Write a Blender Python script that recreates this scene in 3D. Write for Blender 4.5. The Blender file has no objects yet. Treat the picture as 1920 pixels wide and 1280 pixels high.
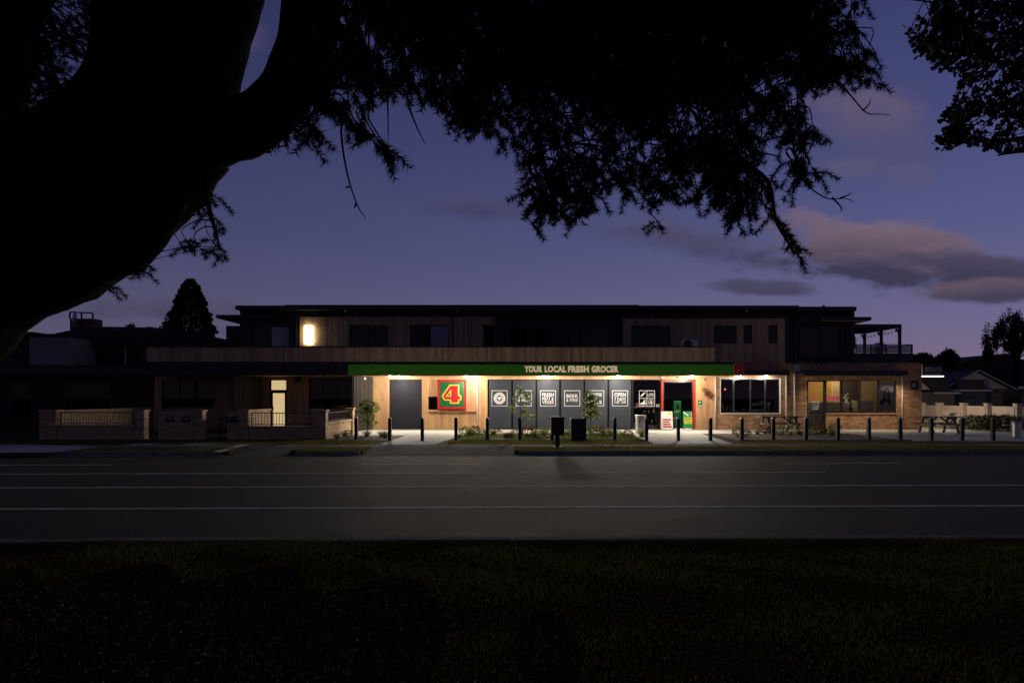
import bpy, math, random
import numpy as np
from mathutils import Vector, noise

random.seed(7); RNG = np.random.default_rng(7)
scene = bpy.context.scene
COL = scene.collection

# ------------------------------------------------------------------ camera
F, HY, CAMH = 1333.33, 744.0, 1.6        # focal length and horizon row of the 1920 px photograph
cam_d = bpy.data.cameras.new('camera'); cam = bpy.data.objects.new('camera', cam_d); COL.objects.link(cam)
cam_d.sensor_width = 36; cam_d.lens = 25.0; cam_d.shift_y = (HY - 640) / 1920
cam_d.clip_start = 0.05; cam_d.clip_end = 5000
cam.location = (0, 0, CAMH); cam.rotation_euler = (math.radians(90), 0, 0)
scene.camera = cam

# ------------------------------------------------------------------ dusk sky
world = bpy.data.worlds.new('World'); scene.world = world; world.use_nodes = True
wt = world.node_tree; wt.nodes.clear()
def wn(t, **kw):
    n = wt.nodes.new(t)
    for k, v in kw.items(): setattr(n, k, v)
    return n
def wl(a, b): wt.links.new(a, b)
def wmath(op, a, b=None, c=None, clamp=False):
    n = wn('ShaderNodeMath', operation=op, use_clamp=clamp)
    for i, v in enumerate((a, b, c)):
        if v is None: continue
        if isinstance(v, (int, float)): n.inputs[i].default_value = v
        else: wl(v, n.inputs[i])
    return n.outputs[0]
def wmix(fac, a, b):
    n = wn('ShaderNodeMix', data_type='RGBA')
    if isinstance(fac, (int, float)): n.inputs[0].default_value = fac
    else: wl(fac, n.inputs[0])
    for i, v in ((6, a), (7, b)):
        if isinstance(v, tuple): n.inputs[i].default_value = (*v, 1)
        else: wl(v, n.inputs[i])
    return n.outputs[2]
tc = wn('ShaderNodeTexCoord'); sep = wn('ShaderNodeSeparateXYZ'); wl(tc.outputs['Generated'], sep.inputs[0])
dx, dy, dz = sep.outputs
ramp = wn('ShaderNodeValToRGB'); wl(dz, ramp.inputs[0])
stops = [(0.0, (.180, .124, .185)), (.035, (.172, .128, .208)), (.10, (.128, .116, .222)), (.20, (.082, .088, .205)),
         (.33, (.054, .060, .165)), (.46, (.038, .043, .130)), (1.0, (.009, .012, .042))]
el = ramp.color_ramp.elements
while len(el) < len(stops): el.new(.5)
for e, (p, c) in zip(el, stops): e.position = p; e.color = (*c, 1)
# the sun went down to the right of the buildings: that side of the sky is a little lighter
az0 = wmath('MULTIPLY_ADD', dx, .42, .92)
rear = wn('ShaderNodeMapRange', interpolation_type='SMOOTHSTEP'); wl(dy, rear.inputs[0])     # and the sky away from the sunset is darker
for k, x_ in ((1, -.7), (2, .6), (3, .62), (4, 1.0)): rear.inputs[k].default_value = x_
az = wmath('MULTIPLY', az0, rear.outputs[0])
skyc = wn('ShaderNodeVectorMath', operation='SCALE'); wl(ramp.outputs[0], skyc.inputs[0]); wl(az, skyc.inputs[3])
sky_out = skyc.outputs[0]
ysafe = wmath('MAXIMUM', dy, .02)
u = wmath('DIVIDE', dx, ysafe); v = wmath('DIVIDE', dz, ysafe)
uv = wn('ShaderNodeCombineXYZ'); wl(u, uv.inputs[0]); wl(wmath('MULTIPLY', v, 2.6), uv.inputs[1])
nz = wn('ShaderNodeTexNoise'); wl(uv.outputs[0], nz.inputs[0]); nz.inputs['Scale'].default_value = 8; nz.inputs['Detail'].default_value = 8; nz.inputs['Roughness'].default_value = .62
nf = wmath('SUBTRACT', nz.outputs[0], .5)
def cloud(cur, px, py, a, b, tilt, top, bot, dens, k=2.2, soft=.9):
    """one bank of cloud: an ellipse of directions with an edge broken up by noise"""
    u0, v0 = (px - 960) / F, (HY - py) / F; a /= F; b /= F
    du = wmath('SUBTRACT', u, u0); dv = wmath('SUBTRACT', wmath('SUBTRACT', v, v0), wmath('MULTIPLY', du, tilt))
    eu = wmath('DIVIDE', du, a); ev = wmath('DIVIDE', dv, b)
    r = wmath('SQRT', wmath('ADD', wmath('MULTIPLY', eu, eu), wmath('MULTIPLY', ev, ev)))
    m = wn('ShaderNodeMapRange', interpolation_type='SMOOTHSTEP'); m.inputs[1].default_value = 1.0; m.inputs[2].default_value = 1.0 - soft
    m.inputs[3].default_value = 0; m.inputs[4].default_value = dens
    wl(wmath('MULTIPLY_ADD', nf, k, r), m.inputs[0])
    t = wmath('MULTIPLY_ADD', wmath('MULTIPLY_ADD', nf, 1.5, ev), .85, .38, clamp=True)
    return wmix(m.outputs[0], cur, wmix(t, bot, top))
PT, PB = (.150, .098, .155), (.085, .080, .150)
c = sky_out
c = cloud(c, 1625, 230, 165, 100, -.05, (.135, .098, .165), (.085, .080, .165), .9, 2.4, .8)
c = cloud(c, 1590, 318, 70, 36, 0, (.125, .095, .17), (.09, .085, .18), .75, 2.2)
c = cloud(c, 1712, 332, 62, 34, 0, (.12, .094, .17), (.09, .085, .18), .65, 2.2)
c = cloud(c, 1300, 450, 240, 44, -.13, (.085, .076, .140), (.056, .054, .112), .9, 2.0)
c = cloud(c, 1640, 476, 275, 74, -.11, (.185, .128, .172), (.046, .044, .086), 1.0, 1.9, .42)
c = cloud(c, 1850, 502, 190, 34, -.12, (.080, .066, .115), (.050, .047, .090), 1.0, 1.8, .5)
c = cloud(c, 1450, 540, 125, 19, -.04, (.072, .064, .120), (.060, .055, .108), .95, 1.5, .55)
c = cloud(c, 1850, 546, 190, 27, .06, (.135, .090, .125), (.058, .052, .095), 1.0, 1.6, .55)
c = cloud(c, 870, 388, 140, 30, -.08, (.07, .068, .15), (.050, .050, .115), .85, 2.2)
c = cloud(c, 310, 580, 260, 38, -.05, (.085, .078, .14), (.055, .054, .105), .85, 2.6)
c = cloud(c, 380, 615, 200, 22, -.03, (.12, .105, .185), (.060, .062, .12), .8, 2.4)
c = cloud(c, 470, 75, 50, 46, 0, (.080, .062, .13), (.06, .055, .13), .7)
bgn = wn('ShaderNodeBackground'); wl(c, bgn.inputs[0]); bgn.inputs[1].default_value = 1.0
wo = wn('ShaderNodeOutputWorld'); wl(bgn.outputs[0], wo.inputs[0])

scene.view_settings.view_transform = 'Standard'; scene.view_settings.look = 'None'
scene.view_settings.exposure = 0; scene.view_settings.gamma = 1; scene.view_settings.use_curve_mapping = False
scene.cycles.use_denoising = True
scene.cycles.max_bounces = 8; scene.cycles.transparent_max_bounces = 12
scene.cycles.sample_clamp_indirect = 4

# ------------------------------------------------------------------ helpers
def P(px, py, Y): return Vector(((px - 960) * Y / F, Y, CAMH - (py - HY) * Y / F))
def PX(px, Y=35.0): return (px - 960) * Y / F
def PZ(py, Y=35.0): return CAMH - (py - HY) * Y / F
def G(px, py, h=0.0):                                # a pixel on the ground at level h
    Y = F * (CAMH - h) / (py - HY); return Vector(((px - 960) * Y / F, Y, h))

ORG = {}
class MB:
    def __init__(s): s.v = []; s.f = []
    def add(s, vs, fs):
        o = len(s.v); s.v += [tuple(p) for p in vs]; s.f += [tuple(i + o for i in f) for f in fs]; return s
    def box(s, x0, x1, y0, y1, z0, z1):
        if x0 > x1: x0, x1 = x1, x0
        if y0 > y1: y0, y1 = y1, y0
        if z0 > z1: z0, z1 = z1, z0
        return s.add([(x0,y0,z0),(x1,y0,z0),(x1,y1,z0),(x0,y1,z0),(x0,y0,z1),(x1,y0,z1),(x1,y1,z1),(x0,y1,z1)],
                     [(0,3,2,1),(4,5,6,7),(0,1,5,4),(1,2,6,5),(2,3,7,6),(3,0,4,7)])
    def bar(s, a, b, w, h=None, up=(0, 0, 1)):
        h = w if h is None else h; a = Vector(a); b = Vector(b); d = (b - a).normalized(); up = Vector(up)
        if abs(d.dot(up)) > .95: up = Vector((0, 1, 0))
        r = d.cross(up).normalized() * w / 2; t = r.cross(d).normalized() * h / 2
        vs = [a-r-t, a+r-t, a+r+t, a-r+t, b-r-t, b+r-t, b+r+t, b-r+t]
        return s.add(vs, [(0,1,2,3),(7,6,5,4),(0,4,5,1),(1,5,6,2),(2,6,7,3),(3,7,4,0)])
    def tube(s, pts, rad, n=8, cap=True):
        pts = [Vector(p) for p in pts]; m = len(pts)
        rad = [rad] * m if isinstance(rad, (int, float)) else rad
        ref = Vector((0.13, .98, .11)); rings = []
        for i, p in enumerate(pts):
            d = (pts[min(i+1, m-1)] - pts[max(i-1, 0)]).normalized()
            a = d.cross(ref)
            if a.length < 1e-3: a = d.cross(Vector((1, 0, 0)))
            a.normalize(); b = d.cross(a)
            rings += [p + (a * math.cos(2*math.pi*k/n) + b * math.sin(2*math.pi*k/n)) * rad[i] for k in range(n)]
        fs = [(i*n+k, i*n+(k+1) % n, (i+1)*n+(k+1) % n, (i+1)*n+k) for i in range(m-1) for k in range(n)]
        if cap: fs += [tuple(range(n))[::-1], tuple((m-1)*n+k for k in range(n))]
        return s.add(rings, fs)
    def lathe(s, c, prof, n=16):
        c = Vector(c)
        return s.tube_rings([[c + Vector((r*math.cos(2*math.pi*k/n), r*math.sin(2*math.pi*k/n), z)) for k in range(n)] for r, z in prof], n)
    def tube_rings(s, rings, n):
        m = len(rings); vs = [p for r in rings for p in r]
        fs = [(i*n+k, i*n+(k+1) % n, (i+1)*n+(k+1) % n, (i+1)*n+k) for i in range(m-1) for k in range(n)]
        fs += [tuple(range(n))[::-1], tuple((m-1)*n+k for k in range(n))]
        return s.add(vs, fs)
    def prism(s, poly, y0, y1):                      # polygon in X-Z, extruded along Y
        n = len(poly); vs = [(x, y0, z) for x, z in poly] + [(x, y1, z) for x, z in poly]
        return s.add(vs, [tuple(range(n)), tuple(range(2*n-1, n-1, -1))] + [(i, i+n, (i+1) % n + n, (i+1) % n) for i in range(n)])
    def slab(s, poly, z0, z1):                       # polygon in X-Y, extruded along Z
        n = len(poly); vs = [(x, y, z0) for x, y in poly] + [(x, y, z1) for x, y in poly]
        return s.add(vs, [tuple(range(n))[::-1], tuple(range(n, 2*n))] + [(i, (i+1) % n, (i+1) % n + n, i+n) for i in range(n)])
    def build(s, name, mat, parent=None, smooth=False, kind=None):
        return obj(name, mesh(name, s.v, s.f, mat, smooth), parent, kind)
def mesh(name, v, f, mat, smooth=False):
    me = bpy.data.meshes.new(name); me.from_pydata([tuple(p) for p in v], [], f); me.update()
    me.materials.append(M[mat] if isinstance(mat, str) else mat)
    if smooth: me.polygons.foreach_set('use_smooth', [True] * len(me.polygons))
    return me
def mesh_np(name, v, tri, mat, smooth=False):        # numpy arrays: v (n,3), tri (m,3)
    me = bpy.data.meshes.new(name); n, m = len(v), len(tri)
    me.vertices.add(n); me.vertices.foreach_set('co', np.asarray(v, np.float32).ravel())
    me.loops.add(3*m); me.loops.foreach_set('vertex_index', np.asarray(tri, np.int32).ravel())
    me.polygons.add(m); me.polygons.foreach_set('loop_start', np.arange(0, 3*m, 3, dtype=np.int32))
    me.update(calc_edges=True); me.materials.append(M[mat])
    return me
def obj(name, me, parent=None, kind=None):
    """links a mesh given in world coordinates; under a parent it is moved into the parent's frame"""
    o = bpy.data.objects.new(name, me); COL.objects.link(o)
    if parent is not None:
        o.parent = parent; org = ORG.get(parent.name, Vector())
        if org.length: me.transform(__import__('mathutils').Matrix.Translation(-org))
        ORG[o.name] = org
    if kind: o['kind'] = kind
    return o
def tag(o, label=None, cat=None, group=None, kind=None):
    if label: o['label'] = label
    if cat: o['category'] = cat
    if group: o['group'] = group
    if kind: o['kind'] = kind
    return o
def thing(name, label, cat, loc=(0, 0, 0), group=None):
    o = bpy.data.objects.new(name, None); COL.objects.link(o); o.location = loc; ORG[o.name] = Vector(loc)
    o.empty_display_size = .2
    return tag(o, label, cat, group)
def copy_tree(o, parent=None):
    c = o.copy(); COL.objects.link(c); c.parent = parent
    for ch in list(o.children): copy_tree(ch, c)
    return c
def share(name, me, loc, parent=None, rot=None):
    """one more object on shared mesh data, at a world position"""
    o = bpy.data.objects.new(name, me); COL.objects.link(o); l = Vector(loc)
    if parent is not None:
        o.parent = parent; l = l - ORG.get(parent.name, Vector())
    o.location = l
    if rot: o.rotation_euler = rot
    return o
def box_mesh(name, sx, sy, sz, mat):                 # a box standing on its own origin
    b = MB().box(-sx/2, sx/2, -sy/2, sy/2, 0, sz); return mesh(name, b.v, b.f, mat)
ORD = ['first', 'second', 'third', 'fourth', 'fifth', 'sixth', 'seventh', 'eighth', 'ninth', 'tenth', 'eleventh', 'twelfth',
       'thirteenth', 'fourteenth', 'fifteenth', 'sixteenth', 'seventeenth', 'eighteenth', 'nineteenth', 'twentieth',
       'twenty-first', 'twenty-second', 'twenty-third', 'twenty-fourth', 'twenty-fifth', 'twenty-sixth', 'twenty-seventh', 'twenty-eighth']

def text(name, body, x, z, w, h, y, mat, parent, bold=.03, depth=.004, arc=None):
    """lettering fitted into a box w x h whose lower left corner is (x, z), on the plane y, facing -Y"""
    cu = bpy.data.curves.new('text', 'FONT'); cu.body = body; cu.size = 1; cu.offset = bold; cu.extrude = .02; cu.resolution_u = 3; cu.space_character = 1.06
    t = bpy.data.objects.new('text', cu); me = bpy.data.meshes.new_from_object(t)
    bpy.data.objects.remove(t); bpy.data.curves.remove(cu)
    co = np.empty(len(me.vertices)*3, np.float32); me.vertices.foreach_get('co', co); co = co.reshape(-1, 3)
    lo, hi = co.min(0), co.max(0); sz = np.maximum(hi - lo, 1e-6)
    q = (co - lo) / sz
    if arc:                                           # (centre x, centre z, radius, start angle, sweep): wrapped round a circle
        cx, cz, r, a0, sw = arc; a = a0 - q[:, 0] * sw; rr = r + (q[:, 1] - .5) * h
        out = np.stack([cx + rr*np.cos(a), y - q[:, 2]*depth, cz + rr*np.sin(a)], 1)
    else:
        out = np.stack([x + q[:, 0]*w, y - q[:, 2]*depth, z + q[:, 1]*h], 1)
    me.vertices.foreach_set('co', out.astype(np.float32).ravel()); me.update(); me.name = name
    me.materials.clear(); me.materials.append(M[mat])
    return obj(name, me, parent)

# ------------------------------------------------------------------ materials
M = {}
def mat(name, col, rough=.7, metal=0, var=0., vscale=4., bump=0., bscale=30., island=0., emit=None, estr=0, spec=.5,
        stretch=None, col2=None, speck=None):
    m = bpy.data.materials.new(name); m.use_nodes = True; M[name] = m
    nt = m.node_tree; b = nt.nodes['Principled BSDF']; L = nt.links
    b.inputs['Base Color'].default_value = (*col, 1); b.inputs['Roughness'].default_value = rough
    b.inputs['Metallic'].default_value = metal; b.inputs['Specular IOR Level'].default_value = spec
    if emit: b.inputs['Emission Color'].default_value = (*emit, 1); b.inputs['Emission Strength'].default_value = estr
    def N(t): return nt.nodes.new(t)
    g = N('ShaderNodeNewGeometry'); src = g.outputs['Position']
    if stretch:
        mp = N('ShaderNodeMapping'); mp.inputs['Scale'].default_value = stretch; L.new(src, mp.inputs[0]); src = mp.outputs[0]
    cur = None
    if var:
        n = N('ShaderNodeTexNoise'); n.inputs['Scale'].default_value = vscale; n.inputs['Detail'].default_value = 6; n.inputs['Roughness'].default_value = .65
        L.new(src, n.inputs[0])
        r = N('ShaderNodeMapRange'); r.inputs[1].default_value = .3; r.inputs[2].default_value = .7; L.new(n.outputs[0], r.inputs[0])
        mx = N('ShaderNodeMix'); mx.data_type = 'RGBA'; L.new(r.outputs[0], mx.inputs[0])
        c2 = col2 or tuple(min(1, x*(1+var)) for x in col)
        mx.inputs[6].default_value = (*[x*(1-var) for x in col], 1) if not col2 else (*col, 1)
        mx.inputs[7].default_value = (*c2, 1); cur = mx.outputs[2]
        r2 = N('ShaderNodeMapRange'); r2.inputs[3].default_value = max(0, rough-.12); r2.inputs[4].default_value = min(1, rough+.12)
        L.new(n.outputs[0], r2.inputs[0]); L.new(r2.outputs[0], b.inputs['Roughness'])
    if island:
        hs = N('ShaderNodeHueSaturation')
        if cur is not None: L.new(cur, hs.inputs['Color'])
        else: hs.inputs['Color'].default_value = (*col, 1)
        r = N('ShaderNodeMapRange'); r.inputs[3].default_value = 1-island; r.inputs[4].default_value = 1+island
        L.new(g.outputs['Random Per Island'], r.inputs[0]); L.new(r.outputs[0], hs.inputs['Value'])
        mm = N('ShaderNodeMath'); mm.operation = 'MULTIPLY'; mm.inputs[1].default_value = 7.31; L.new(g.outputs['Random Per Island'], mm.inputs[0])
        fr = N('ShaderNodeMath'); fr.operation = 'FRACT'; L.new(mm.outputs[0], fr.inputs[0])
        r3 = N('ShaderNodeMapRange'); r3.inputs[3].default_value = .5-.018; r3.inputs[4].default_value = .5+.012
        L.new(fr.outputs[0], r3.inputs[0]); L.new(r3.outputs[0], hs.inputs['Hue']); cur = hs.outputs[0]
    if speck:                                         # fine stone-chip speckle
        n = N('ShaderNodeTexNoise'); n.inputs['Scale'].default_value = speck; n.inputs['Detail'].default_value = 3; L.new(g.outputs['Position'], n.inputs[0])
        r = N('ShaderNodeMapRange'); r.inputs[1].default_value = .35; r.inputs[2].default_value = .68; r.inputs[3].default_value = .25; r.inputs[4].default_value = 1.9; L.new(n.outputs[0], r.inputs[0])
        vm_ = N('ShaderNodeVectorMath'); vm_.operation = 'SCALE'; L.new(r.outputs[0], vm_.inputs[3])
        if cur is not None: L.new(cur, vm_.inputs[0])
        else: vm_.inputs[0].default_value = col
        cur = vm_.outputs[0]
    if cur is not None: L.new(cur, b.inputs['Base Color'])
    if bump:
        n = N('ShaderNodeTexNoise'); n.inputs['Scale'].default_value = bscale; n.inputs['Detail'].default_value = 5; L.new(src, n.inputs[0])
        bp = N('ShaderNodeBump'); bp.inputs['Strength'].default_value = bump; bp.inputs['Distance'].default_value = .02
        L.new(n.outputs[0], bp.inputs['Height']); L.new(bp.outputs[0], b.inputs['Normal'])
    return m
def glass(name, tint=(1, 1, 1), refl=.08):
    m = bpy.data.materials.new(name); m.use_nodes = True; M[name] = m; nt = m.node_tree; nt.nodes.clear()
    o = nt.nodes.new('ShaderNodeOutputMaterial'); mx = nt.nodes.new('ShaderNodeMixShader'); t = nt.nodes.new('ShaderNodeBsdfTransparent'); g = nt.nodes.new('ShaderNodeBsdfGlossy')
    t.inputs[0].default_value = (*tint, 1); g.inputs['Roughness'].default_value = .015
    fr = nt.nodes.new('ShaderNodeFresnel'); fr.inputs[0].default_value = 1.5
    a = nt.nodes.new('ShaderNodeMath'); a.operation = 'MULTIPLY_ADD'; a.inputs[1].default_value = 1.0; a.inputs[2].default_value = refl
    nt.links.new(fr.outputs[0], a.inputs[0]); nt.links.new(a.outputs[0], mx.inputs[0]); nt.links.new(t.outputs[0], mx.inputs[1]); nt.links.new(g.outputs[0], mx.inputs[2]); nt.links.new(mx.outputs[0], o.inputs[0])
mat('asphalt', (.060, .053, .019), .74, speck=34, var=.25, vscale=1.3, bump=.9, bscale=110, spec=.26)
M['asphalt'].node_tree.nodes['Principled BSDF'].inputs['Specular Tint'].default_value = (1, .88, .45, 1)
mat('old_asphalt', (.17, .152, .105), .9, spec=.15, speck=26, var=.3, vscale=1.6, bump=.6, bscale=90)
mat('paint', (.78, .71, .46), .7, spec=.25, var=.35, vscale=5, bump=.3, bscale=90)
mat('concrete', (.36, .35, .315), .75, var=.16, vscale=1.2, bump=.25, bscale=40, island=.05)
mat('kerb_concrete', (.24, .215, .15), .9, spec=.08, var=.35, vscale=3, bump=.5, bscale=30, island=.1)
mat('soil', (.045, .034, .022), .95, spec=.05, var=.4, vscale=5, bump=.8, bscale=25)
mat('grass_ground', (.095, .088, .020), .95, spec=.03, var=.5, vscale=2.2, bump=.8, bscale=40)
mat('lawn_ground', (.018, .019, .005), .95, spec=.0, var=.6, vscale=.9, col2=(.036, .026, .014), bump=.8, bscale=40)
mat('grass_blade', (.17, .16, .030), .8, spec=.1, island=.45)
mat('grass_blade_dry', (.10, .095, .022), .8, spec=.1, island=.5)
mat('bed_mulch', (.075, .06, .045), .95, var=.4, vscale=8, bump=.9, bscale=30)
mat('pebble', (.5, .48, .45), .7, island=.3)
mat('cedar', (.47, .285, .135), .62, var=.22, vscale=3.0, stretch=(6, 6, .5), island=.17, bump=.15, bscale=30)
mat('cedar_weathered', (.44, .31, .18), .7, var=.28, vscale=3, stretch=(6, 6, .5), island=.24, bump=.15, bscale=30)
mat('brick', (.46, .265, .135), .8, var=.25, vscale=9, island=.30, bump=.4, bscale=60)
mat('brick_pale', (.44, .31, .17), .8, var=.25, vscale=9, island=.22, bump=.4, bscale=60)
mat('mortar', (.30, .25, .18), .95, var=.2, vscale=10)
mat('black_metal', (.014, .0145, .016), .45, var=.25, vscale=3, bump=.05)
mat('black_cladding', (.016, .016, .018), .5, var=.2, vscale=2)
mat('black_satin', (.010, .010, .011), .4)
mat('dark_frame', (.028, .029, .032), .4)
mat('charcoal_door', (.013, .0145, .024), .6, spec=.2, var=.12, vscale=2)
mat('panel_grey', (.030, .037, .052), .55, spec=.25, var=.06, vscale=1.5)
mat('charcoal_slat', (.055, .050, .046), .5)
mat('panel_gap', (.004, .004, .006), .6, spec=.1)
mat('white_vinyl', (.62, .62, .65), .5)
mat('white_paint', (.78, .76, .72), .5, var=.06, vscale=3)
mat('soffit', (.62, .50, .36), .7, var=.12, vscale=2)
mat('downpipe', (.55, .51, .46), .45)
mat('green_sign', (.028, .15, .008), .45, var=.08, vscale=.7, emit=(.22, 1, .03), estr=.016)
mat('green_dark', (.006, .10, .030), .4)
mat('green_bright', (.015, .24, .08), .4)
mat('red_sign', (.38, .012, .018), .5, spec=.25)
mat('yellow_sign', (.62, .50, .06), .45)
mat('lime_sign', (.55, .62, .08), .5)
mat('cream_letter', (.80, .66, .44), .55, emit=(1, .72, .42), estr=.36)
mat('neon_red', (.6, .03, .03), .4, emit=(1, .05, .04), estr=.10)
mat('red_trim', (.50, .030, .020), .4)
mat('steel', (.55, .55, .53), .34, metal=.9, var=.15, vscale=6)
mat('galv', (.42, .43, .44), .5, metal=.6)
mat('bark', (.026, .019, .013), .95, spec=.05, var=.5, vscale=9, stretch=(1, 1, .35), bump=1.0, bscale=22)
mat('needle', (.018, .030, .010), .75, island=.4)
mat('leaf_dark', (.020, .034, .010), .7, island=.4)
mat('leaf_far', (.016, .022, .011), .85, island=.5)
mat('leaf_young', (.13, .17, .045), .5, island=.5)
mat('leaf_shrub', (.12, .155, .04), .55, island=.5)
mat('leaf_red', (.16, .065, .030), .6, island=.5)
mat('leaf_tussock', (.17, .19, .055), .6, island=.4)
mat('dry_leaf', (.20, .15, .09), .8, island=.5)
mat('dried_flower', (.20, .075, .03), .9, island=.5)
mat('stem', (.07, .05, .035), .85)
mat('timber_table', (.15, .125, .095), .75, var=.25, vscale=4, stretch=(.6, 6, 6), island=.2)
mat('interior_dark', (.03, .03, .032), .8)
mat('interior_floor', (.08, .07, .06), .5)
mat('salon_wall', (.55, .46, .32), .8, var=.08, vscale=1)
mat('salon_counter', (.46, .45, .42), .5, var=.06, vscale=2)
mat('salon_top', (.75, .72, .66), .4)
mat('ochre', (.55, .34, .08), .6)
mat('pink_dot', (.55, .04, .14), .5)
mat('pink', (.60, .16, .28), .5, var=.4, vscale=9)
mat('poster_bg', (.44, .43, .50), .5)
mat('poster_skin', (.42, .25, .18), .6)
mat('poster_hair', (.16, .10, .07), .7, var=.4, vscale=14)
mat('poster_white', (.62, .60, .62), .6)
mat('fence_cream', (.50, .42, .34), .8, var=.1, vscale=2, bump=.2, bscale=20)
mat('gable_white', (.62, .55, .52), .8, var=.08, vscale=2)
mat('roof_dark', (.022, .020, .021), .7, var=.3, vscale=2)
mat('roof_brown', (.055, .038, .034), .8, var=.25, vscale=3)
mat('house_brick', (.17, .12, .085), .85, var=.3, vscale=8)
mat('house_dark', (.028, .026, .026), .8, var=.2, vscale=2)
mat('block_wall', (.26, .24, .23), .9, var=.15, vscale=3, island=.08)
mat('curtain', (.12, .11, .11), .9, var=.2, vscale=3, stretch=(9, 9, .3))
mat('sky_reflection', (.34, .33, .40), .8, var=.12, vscale=3)  # pale pane colour standing in for the reflected dusk sky
mat('solar', (.03, .035, .05), .15)
mat('rust_red', (.10, .032, .03), .8)
mat('lamp_glow', (1, 1, 1), .5, emit=(1, .90, .74), estr=22)
mat('window_lit', (.8, .7, .5), .5, emit=(1, .80, .48), estr=9)
mat('hall_lit', (.7, .6, .4), .5, emit=(1, .74, .36), estr=.62)
mat('sign_led', (1, 1, 1), .5, emit=(1, .93, .82), estr=2.2)
mat('vase_white', (.85, .82, .75), .35)
mat('paper', (.78, .76, .72), .8)
def translucent(names, f):
    for nme in names:
        nt = M[nme].node_tree; b = nt.nodes['Principled BSDF']; o = nt.nodes['Material Output']; tr = nt.nodes.new('ShaderNodeBsdfTranslucent'); mx = nt.nodes.new('ShaderNodeMixShader'); mx.inputs[0].default_value = f
        if b.inputs['Base Color'].links: nt.links.new(b.inputs['Base Color'].links[0].from_socket, tr.inputs[0])
        else: tr.inputs[0].default_value = b.inputs['Base Color'].default_value
        nt.links.new(b.outputs[0], mx.inputs[1]); nt.links.new(tr.outputs[0], mx.inputs[2]); nt.links.new(mx.outputs[0], o.inputs[0])
translucent(['grass_blade', 'grass_blade_dry', 'leaf_young', 'leaf_shrub', 'leaf_red', 'leaf_tussock'], .62); translucent(['needle', 'leaf_dark', 'leaf_far'], .35)
translucent(['poster_bg', 'poster_skin', 'poster_hair', 'poster_white'], .5)
glass('glass', (.92, .94, .95), -.012)
glass('glass_dark', (.35, .36, .38), .0)
mat('dark_pane', (.005, .006, .007), .04, spec=.3)
POWER_FRONT, POWER_BACK, POWER_CAFE, POWER_SIDE, POWER_SALON, POWER_RECESS, POWER_FLOOD = 160, 105, 32, 260, 55, 105, 300

# ================================================================== SETTING
SL = .022                                             # the road runs a little askew to the shop front
def RY(y0, x): return y0 + SL * x
ROADZ = -.12
def sheet(name, poly, z, m, parent=None, kind='structure', th=None):
    b = MB()
    if th: b.slab(poly, z - th, z)
    else: b.add([(x, y, z) for x, y in poly], [tuple(range(len(poly)))])
    return b.build(name, m, parent, kind=kind if parent is None else None)
def strip(y0, y1, x0, x1): return [(x0, RY(y0, x0)), (x1, RY(y0, x1)), (x1, RY(y1, x1)), (x0, RY(y1, x0))]
sheet('ground', [(-1500, -600), (1500, -600), (1500, 2500), (-1500, 2500)], -.30, 'grass_ground')
sheet('road', strip(7.95, 21.3, -220, 220), ROADZ, 'asphalt')
# near lawn: a gently uneven sheet
nx, ny = 90, 50; vs = []; fs = []
for j in range(ny+1):
    for i in range(nx+1):
        x = -22 + 44*i/nx; y = -9 + (RY(7.97, x) + 9)*j/ny
        vs.append((x, y, -.02 + .035*noise.noise((x*.7, y*.7, 3)) if j < ny-1 else -.015))
fs = [(j*(nx+1)+i, j*(nx+1)+i+1, (j+1)*(nx+1)+i+1, (j+1)*(nx+1)+i) for j in range(ny) for i in range(nx)]
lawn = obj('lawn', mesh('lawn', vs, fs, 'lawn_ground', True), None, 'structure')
sheet('far_lawn', [(-220, -60), (220, -60), (220, -9.02), (-220, -9.02)], -.03, 'lawn_ground')
sheet('terrain', strip(22.76, 340, -220, 220), -.006, 'soil', th=.10)
# kerbs, one stone after another
def kerb(y0, y1, spans, name):
    k = thing(name, None, None); k['kind'] = 'structure'
    for a, b in spans:
        n = max(1, round((b-a)/2.4)); w = (b-a)/n
        for i in range(n):
            x0, x1 = a + i*w + .008, a + (i+1)*w - .008; d = random.uniform(-.012, .012); t = random.uniform(-.010, .004)
            e = .02
            yy = lambda y, x: RY(y, x) + d
            m = MB(); prof = [(y0, -.2), (y0, t), (y1-e, t), (y1, t-e), (y1, -.2)] if y1 > y0 else [(y0, -.2), (y0, t), (y1+e, t), (y1, t-e), (y1, -.2)]
            vs = [(x0, yy(y, x0), z) for y, z in prof] + [(x1, yy(y, x1), z) for y, z in prof]
            q = len(prof)
            m.add(vs, [tuple(range(q)), tuple(range(2*q-1, q-1, -1))] + [(j, j+q, (j+1) % q+q, (j+1) % q) for j in range(q)])
            m.build('kerb_stone', 'kerb_concrete', k)
    return k
kerb(8.02, 8.20, [(-24, 24)], 'near_kerb')
kerb(21.28, 21.12, [(-36, -8.6), (-6.4, -4.5), (.2, 40)], 'far_kerb')
sheet('gutter', strip(20.75, 21.10, -60, 60), ROADZ + .004, 'kerb_concrete')
sheet('near_gutter', strip(8.21, 8.52, -60, 60), ROADZ + .004, 'kerb_concrete')
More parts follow.
